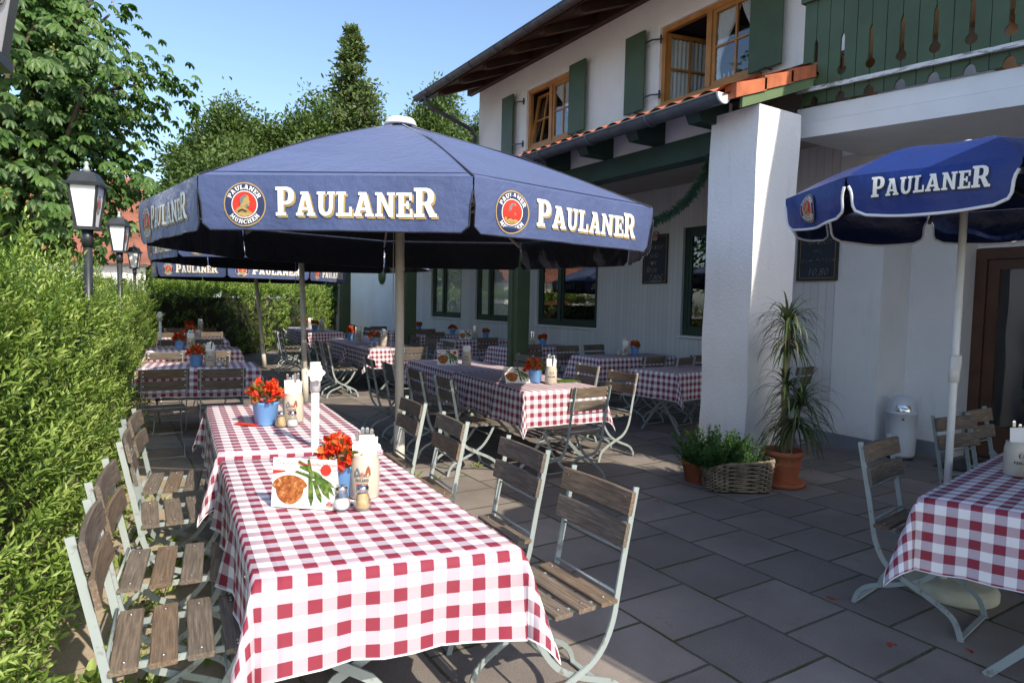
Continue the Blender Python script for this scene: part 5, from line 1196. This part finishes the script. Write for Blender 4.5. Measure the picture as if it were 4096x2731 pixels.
mb=MB(); mb.poly([(-.022,0),(0,-.017),(.022,0),(0,.017)],[],lambda a,b:(.2035*math.cos(fa+a/.2),.2035*math.sin(fa+a/.2),.47+b)); mb.build('badge',['brown_print'],t)
mb=MB(); mb.tube([(.2*math.cos(a),.2*math.sin(a),.528) for a in np.linspace(0,2*PI,40)[:-1]],.006,6,closed=True); mb.build('seam_ring',['bin_paint'],t)
# ------------------------------------------------------------------ hedges
def hedge(name,label,path,height,thick,dens,lL,lW,sl,seed,mtn='privet_leaf',nearboost=None,whorl=2,back=True):
    """clipped but shaggy hedge along path (front foot line, hedge body lies to the left of travel)"""
    rg=np.random.default_rng(seed); t=thing(name,label,'hedge',(path[0][0],path[0][1],0)); o0=np.array([path[0][0],path[0][1],0.])
    aP=[];aD=[];aL=[]
    mb=MB()
    for a,b in zip(path,path[1:]):
        a=np.array(a,float);b=np.array(b,float); L=np.linalg.norm(b-a); d=(b-a)/L; nrm=np.array([d[1],-d[0]])
        k=np.array([-nrm[0],-nrm[1]])
        # front face, then top
        mid=(a+b)/2; f=dens if nearboost is None else dens*nearboost(np.linalg.norm(mid))
        n=int(L*height*f*.85); s=rg.random(n)*L; z=rg.uniform(.0,height,n)**1.0; dep=np.abs(rg.normal(size=n))*.17-.07
        bulge=.06*np.sin(s*2.3+a[0]*5)+.05*np.sin(z*4+s)+.10*np.sin(z/height*PI)-.10*(z/height)**3
        xy=a+d*s[:,None]+nrm*(bulge-dep)[:,None]
        aP.append(np.concatenate([xy,z[:,None]],1)); e=np.concatenate([nrm*np.ones((n,1))*rg.uniform(.2,1.0,n)[:,None]+d*rg.normal(size=n)[:,None]*.35,rg.uniform(.25,1.2,n)[:,None]],1); aD.append(unit(e)); aL.append(rg.uniform(.6,1.25,n)*sl)
        n=int(L*thick*f*1.5); s=rg.random(n)*L; q=rg.random(n)*thick; xy=a+d*s[:,None]-nrm*q[:,None]
        z=height-.12+.05*np.sin(s*3)+rg.normal(size=n)*.05
        aP.append(np.concatenate([xy,z[:,None]],1)); e=np.concatenate([rg.normal(size=(n,2))*.25,np.ones((n,1))],1); aD.append(unit(e)); aL.append(rg.uniform(.4,1.0,n)**2.2*3.0*sl)
        # dark woody body
        i=len(mb.v); ins=.24
        for p in (a,b):
            for off,zz in ((-ins,0),(-ins,height-.25),(-(thick-.1),height-.25),(-(thick-.1),0)):
                q_=p+nrm*off; mb.v.append((q_[0]-o0[0],q_[1]-o0[1],zz))
        for q_ in ((0,1,5,4),(1,2,6,5),(2,3,7,6),(0,3,2,1),(4,5,6,7)): mb.face([i+x for x in q_])
    P=np.concatenate(aP)-o0; D=np.concatenate(aD); Ls=np.concatenate(aL)
    keep=P[:,2]>.02; P,D,Ls=P[keep],D[keep],Ls[keep]
    A=shoots(P,D,Ls,lL*.5,lL,lW,.95,seed,whorl,.05)
    leafmesh('foliage',A[0],A[1],A[2],A[3],A[4],mtn,t,rnd=A[5])
    mb.build('woody_core',['twig'],t)
    mb=MB(); sel=rg.permutation(len(P))[:min(2600,len(P))]
    for i in sel: mb.sweep([P[i]-D[i]*.05,P[i]+D[i]*Ls[i]],[(.002,0),(-.001,.0017),(-.001,-.0017)],cap=False)
    mb.build('shoots',['herb_leaf'],t)
    return t
nb=lambda r: 2.6 if r<4.2 else (1.35 if r<7 else .8)
hedge('privet_hedge','long shaggy bright green privet hedge in sun behind the left chairs',[(-.50,1.9),(-.36,2.7),(-.27,3.6),(-.2,4.6),(-.12,5.8),(-.02,7.2),(.1,8.8),(.26,10.6),(.45,12.6),(.7,15.2),(.85,17.0)],1.45,1.0,100,.052,.015,.18,41,nearboost=nb)
hedge('privet_hedge','dense green hedge closing the far end of the terrace behind the lit parasol pole',[(.85,17.0),(2.6,17.9),(4.2,19.8),(6.0,23.0),(7.6,26.0)],1.8,1.0,70,.085,.036,.16,42,'privet_leaf')
# low leaves at the foot of the near hedge
pts=rng.random((90,2))*[.35,1.6]+[-.28,1.25]
P=np.concatenate([pts,np.full((90,1),.03)],1); D=unit(rng.normal(size=(90,3))*[.5,.5,.2]+[.3,-.2,.6]); A=shoots(P,D,rng.uniform(.1,.22,90),.03,.075,.045,1.2,43)
t=thing('ground_weed','broad leafed weeds at the foot of the near hedge in the bottom left corner','weed',(0,0,0)); leafmesh('leaves',A[0],A[1],A[2],A[3],A[4],'privet_leaf',t,rnd=A[5])
mb=MB()
for p,d in zip(P,D): mb.tube([p-np.array([0,0,.03]),p+d*.12],.002,4)
mb.build('stems',['herb_leaf'],t)
# ivy on the annex end
t=thing('ivy','dark ivy climbing over the left end of the white annex wall','climbing plant',(8,27,0)); n=2600
vv=26.2+np.abs(rng.normal(size=n))*2.2-.2; zz=rng.random(n)*2.9; keep=(vv>25.2+ .9*np.sin(zz*2)+rng.random(n)*1.4-(zz>1.4)*.9); vv,zz=vv[keep],zz[keep]; n=len(vv)
P=np.stack([-.03-rng.random(n)*.3,vv-27,zz],1); D=unit(np.stack([-rng.random(n)*.6,rng.normal(size=n)*.6,-.5-rng.random(n)],1)); leafmesh('leaves',P,D,unit(np.array([[-1,0,.5]])+rng.normal(size=(n,3))*.3),rng.uniform(.12,.22,n),rng.uniform(.1,.19,n),'ivy_leaf',t)
mb=MB()
for k in range(9): mb.tube([(-.02,-1+k*.5,0),(-.04,-1.1+k*.55,1.2),(-.03,-1.3+k*.5,2.6)],.015,5)
mb.build('stems',['trunk_bark'],t)
t=thing('round_sign','small round green sign high on the white annex wall','sign',(7.97,21.2,2.42)); mb=MB(); mb.lathe([(0,0),(.3,0),(.3,.02),(0,.03)],24); d=mb.build('plate',['green_paint'],t); d.rotation_euler=(0,R(-90),0)
# ------------------------------------------------------------------ trees
def limbs(rg,base,h,r,n,crown_c,crown_r,bend=.15):
    mb=MB(); top=np.array(crown_c)
    tr=[np.array(base)+ (top-np.array(base))*k/6*np.array([1,1,1])+rg.normal(size=3)*[bend,bend,0]*(0<k<6) for k in range(7)]
    mb.tube(smoothpath(tr,1),r,9,scales=None); tips=[]
    for i in range(n):
        k=rg.uniform(.25,.95); p=tr[0]+(tr[-1]-tr[0])*k; a=rg.random()*2*PI; e=rg.uniform(-.1,.9)
        q=top+np.array([crown_r[0]*math.cos(a)*math.cos(e),crown_r[1]*math.sin(a)*math.cos(e),crown_r[2]*math.sin(e)])*rg.uniform(.6,.95)
        m=(p+q)/2+rg.normal(size=3)*.25+np.array([0,0,.3]); pts_=smoothpath([p,m,q],2); mb.tube(pts_,r*.32,5,scales=[1-.8*j/len(pts_) for j in range(len(pts_))]); tips.append(q)
    return mb,tips
def crown_clusters(rg,n,c,r,shell=.55):
    d=unit(rg.normal(size=(n,3))); q=shell+(1-shell)*rg.random(n)**.7; lump=1+.16*np.sin(d[:,0]*5+1)+.13*np.sin(d[:,1]*6+d[:,2]*4)+.09*np.sin(d[:,2]*9); return np.array(c)+d*np.array(r)*(q*lump)[:,None],d
# horse chestnut: palmate leaves of five to seven leaflets
rg=np.random.default_rng(51)
t=thing('chestnut_tree','big horse chestnut with drooping palmate leaves and yellowish fruit clusters at the left','tree',(-1.6,13.2,0)); o0=np.array([-1.6,13.2,0.])
mb,tips=limbs(rg,(-1.75,13.0,0),5,.2,34,(-1.35,13.2,4.6),(2.5,2.3,3.0)); mb.v=[tuple(np.array(v)-o0) for v in mb.v]; mb.build('trunk',['trunk_bark'],t)
C1,d1=crown_clusters(rg,7600,(-1.55,13.2,4.6),(2.85,2.7,3.4),.3)
low=(C1[:,2]>2.15)&~((C1[:,0]>-.6)&(C1[:,0]<.85)&(C1[:,2]<3.2)&(rg.random(len(C1))<.42)); C1,d1=C1[low],d1[low]

d1=unit(C1-np.array([-1.55,13.2,4.6]))
m=len(C1); hor=unit(d1*[1,1,.35]+rg.normal(size=(m,3))*.35); k=6
ax=unit(np.array([0,0,1.])+d1*.55+rg.normal(size=(m,3))*.3) # leaf normal
A1=unit(hor-ax*(hor*ax).sum(1)[:,None]); B1=np.cross(ax,A1)
ang=np.linspace(-1.9,1.9,k); D=(A1[:,None]*np.cos(ang)[None,:,None]+B1[:,None]*np.sin(ang)[None,:,None]-ax[:,None]*.35-np.array([0,0,.28])).reshape(-1,3)
P=np.repeat(C1,k,0); N=np.repeat(ax,k,0); Lf=(rg.uniform(.125,.21,m)[:,None]*(1-.28*np.abs(ang)/1.9)[None]).ravel()
leafmesh('crown',P-o0,unit(D),N,Lf,Lf*.44,'chestnut_leaf',t,fold=.15,rnd=np.clip(np.repeat(rg.random(m),k)*.8+rg.random(m*k)*.2,0,1))
sel=C1[rg.permutation(m)[:260]]; P=np.repeat(sel,14,0)+rg.normal(size=(260*14,3))*[.025,.025,.06]; leafmesh('fruit_clusters',P-o0,unit(rg.normal(size=P.shape)),unit(rg.normal(size=P.shape)),np.full(len(P),.03),np.full(len(P),.026),'chestnut_flower',t)
def broadleaf(name,label,x,y,ztop,zc,rx,rz,n,lL,seed,mtn='far_leaf',group='trees beyond the terrace'):
    rg=np.random.default_rng(seed); t=thing(name,label,'tree',(x,y,0),0,group); rz*=.74; c=np.array([0,0,zc])
    mb,tips=limbs(rg,(0,0,0),zc,.22,16,(0,0,zc),(rx,rx,rz)); mb.build('trunk',['trunk_bark'],t)
    # sprays: leaf puffs around many twig ends
    cl,d=crown_clusters(rg,int(n/40),c,(rx,rx,rz),.5)
    i=rg.integers(0,len(cl),n); off=rg.normal(size=(n,3)); P=cl[i]+off*np.array([.3,.3,.22]); dd=unit(d[i]+unit(off)*.8+np.array([0,0,.25])); D=unit(dd+rg.normal(size=(n,3))*.5)
    leafmesh('crown',P,D,unit(np.array([0,-.25,.5])+d[i]*1.0+rg.normal(size=(n,3))*.45),rg.uniform(.6,1.3,n)*lL,rg.uniform(.4,.7,n)*lL,mtn,t,rnd=np.clip(rg.random(len(cl))[i]*.7+rg.random(n)*.3,0,1)); return t
def spruce(name,label,x,y,ztop,r,n,seed,taper=1.0):
    rg=np.random.default_rng(seed); t=thing(name,label,'tree',(x,y,0),0,'trees beyond the terrace')
    mb=MB(); mb.tube([(0,0,0),(.1,0,ztop*.5),(0,0,ztop)],.2,8,scales=[1,.6,.1]); 
    P=[];D=[];N=[]
    nbr=int(n/60)
    for b in range(nbr):
        k=rg.random()**.8; z=ztop*(1-k)+.2; rr=r*(k**taper)*rg.uniform(.3,1.15)+.10; a=rg.random()*2*PI; dv=np.array([math.cos(a),math.sin(a),0])
        mb.tube([(0,0,z),tuple(dv*rr*.6+[0,0,z+.18*rr]),tuple(dv*rr+[0,0,z+.3*rr])],.03,4)
        s=rg.random(60)**.7; p=dv*rr*s[:,None]+np.array([0,0,z])+np.array([0,0,1.])*(.3*rr*s**1.3)[:,None]+rg.normal(size=(60,3))*np.array([.18,.18,.13])*(.5+.5*rr)
        P.append(p); D.append(unit(dv*.8+rg.normal(size=(60,3))*.6+np.array([0,0,.35]))); N.append(unit(np.array([0,-.2,.8])+dv*.6+rg.normal(size=(60,3))*.4))
    mb.build('trunk',['trunk_bark'],t); P=np.concatenate(P);n=len(P)
    leafmesh('crown',P,np.concatenate(D),np.concatenate(N),rg.uniform(.16,.34,n),rg.uniform(.09,.16,n),'conifer_leaf',t); return t
B3='broad green tree of the row behind the far hedge'
for i,(x,y,zt,zc,rx,rz,n,lb) in enumerate([
 (12.2,35,10.6,6.4,2.2,4.8,8500,'tree filling the gap right of the pointed spruce'),(17.0,36,13.0,8.0,2.6,5.4,9000,'bright tree touching the eave gutter from behind'),
 (10.0,36,11.0,6.2,2.6,4.8,8000,'broad tree behind the pointed spruce'),
 (4.7,33,10.6,6.6,2.0,4.3,9500,'tall feathery tree, leftmost of the row behind the front parasol'),
 (6.6,34,10.6,6.4,2.0,4.4,8500,'rounded tree second from the left in the row behind the front parasol'),
 (8.4,33,11.2,7.2,1.9,4.6,8500,'slim tree left of the pointed spruce'),
 (13.1,34,11.4,7.0,2.2,4.2,9000,'tree right of the pointed spruce behind the parasol tip'),
 (15.2,33,13.5,8.6,1.9,5.0,8500,'bright tree peeping out left of the roof eave'),
 (17.6,32,12.5,7.6,2.0,4.6,8000,'bright tree seen between the eave and the house corner'),
 (3.6,31,7.2,4.6,1.3,3.0,4500,'dark lower tree between the chestnut and the row of trees'),
 (2.2,27,5.4,3.0,1.5,2.2,4500,'small dark tree above the left tip of the front parasol')]):
    broadleaf('leafy_tree',lb,x,y,zt,zc,rx,rz,int(n*4.2),.2 if y>30 else .16,60+i)
spruce('spruce_tree','tall pointed conifer rising above the other trees behind the parasol tip',10.9,33.5,15.2,5.2,25000,71,.95)
for i,(x,y) in enumerate([(3,40),(7,41),(11,41),(15,42),(19,42),(23,40)]): broadleaf('leafy_tree','dim tree at the back closing the gap between nearer crowns, %s'%['leftmost','second from left','third from left','third from right','second from right','rightmost'][i],x,y,8,4.6,3.0,4.2,5500,.34,80+i)
# ------------------------------------------------------------------ neighbouring house with red roof
t=thing('neighbour_house','white house with red tiled roof and brown garage behind the chestnut','house',(-.6,24.5,0))
mb=MB()
def rf(a,b):
    x=-3.2+a*5.05; return (x,b*3.6,2.55+b*3.3+.03*abs(math.sin(PI*x/.26))+.02*math.sin(b*26*PI))
mb.grid(rf,160,70); mb.grid(lambda a,b:(-3.2+a*5.05,7.2-b*3.6,2.55+b*3.3),2,2); mb.build('roof',['old_tile'],t)
mb=MB(); mb.bbox((-3,.35,2.1),(1.72,6.8,2.5)); mb.bbox((1.18,.3,0),(1.72,6.8,2.095)); mb.bbox((-3,.3,0),(-2,6.8,2.095)); mb.build('wall',['house_white'],t)
mb=MB(); mb.bbox((-1.995,.6,0),(1.175,.7,2.095)); mb.build('garage_door',['garage_boards'],t)
mb=MB(); mb.bbox((.75,.2,0),(.95,.295,2.09)); mb.bbox((-3.0,.2,2.51),(1.8,.3,2.58)); mb.build('trim',['white_paint'],t)
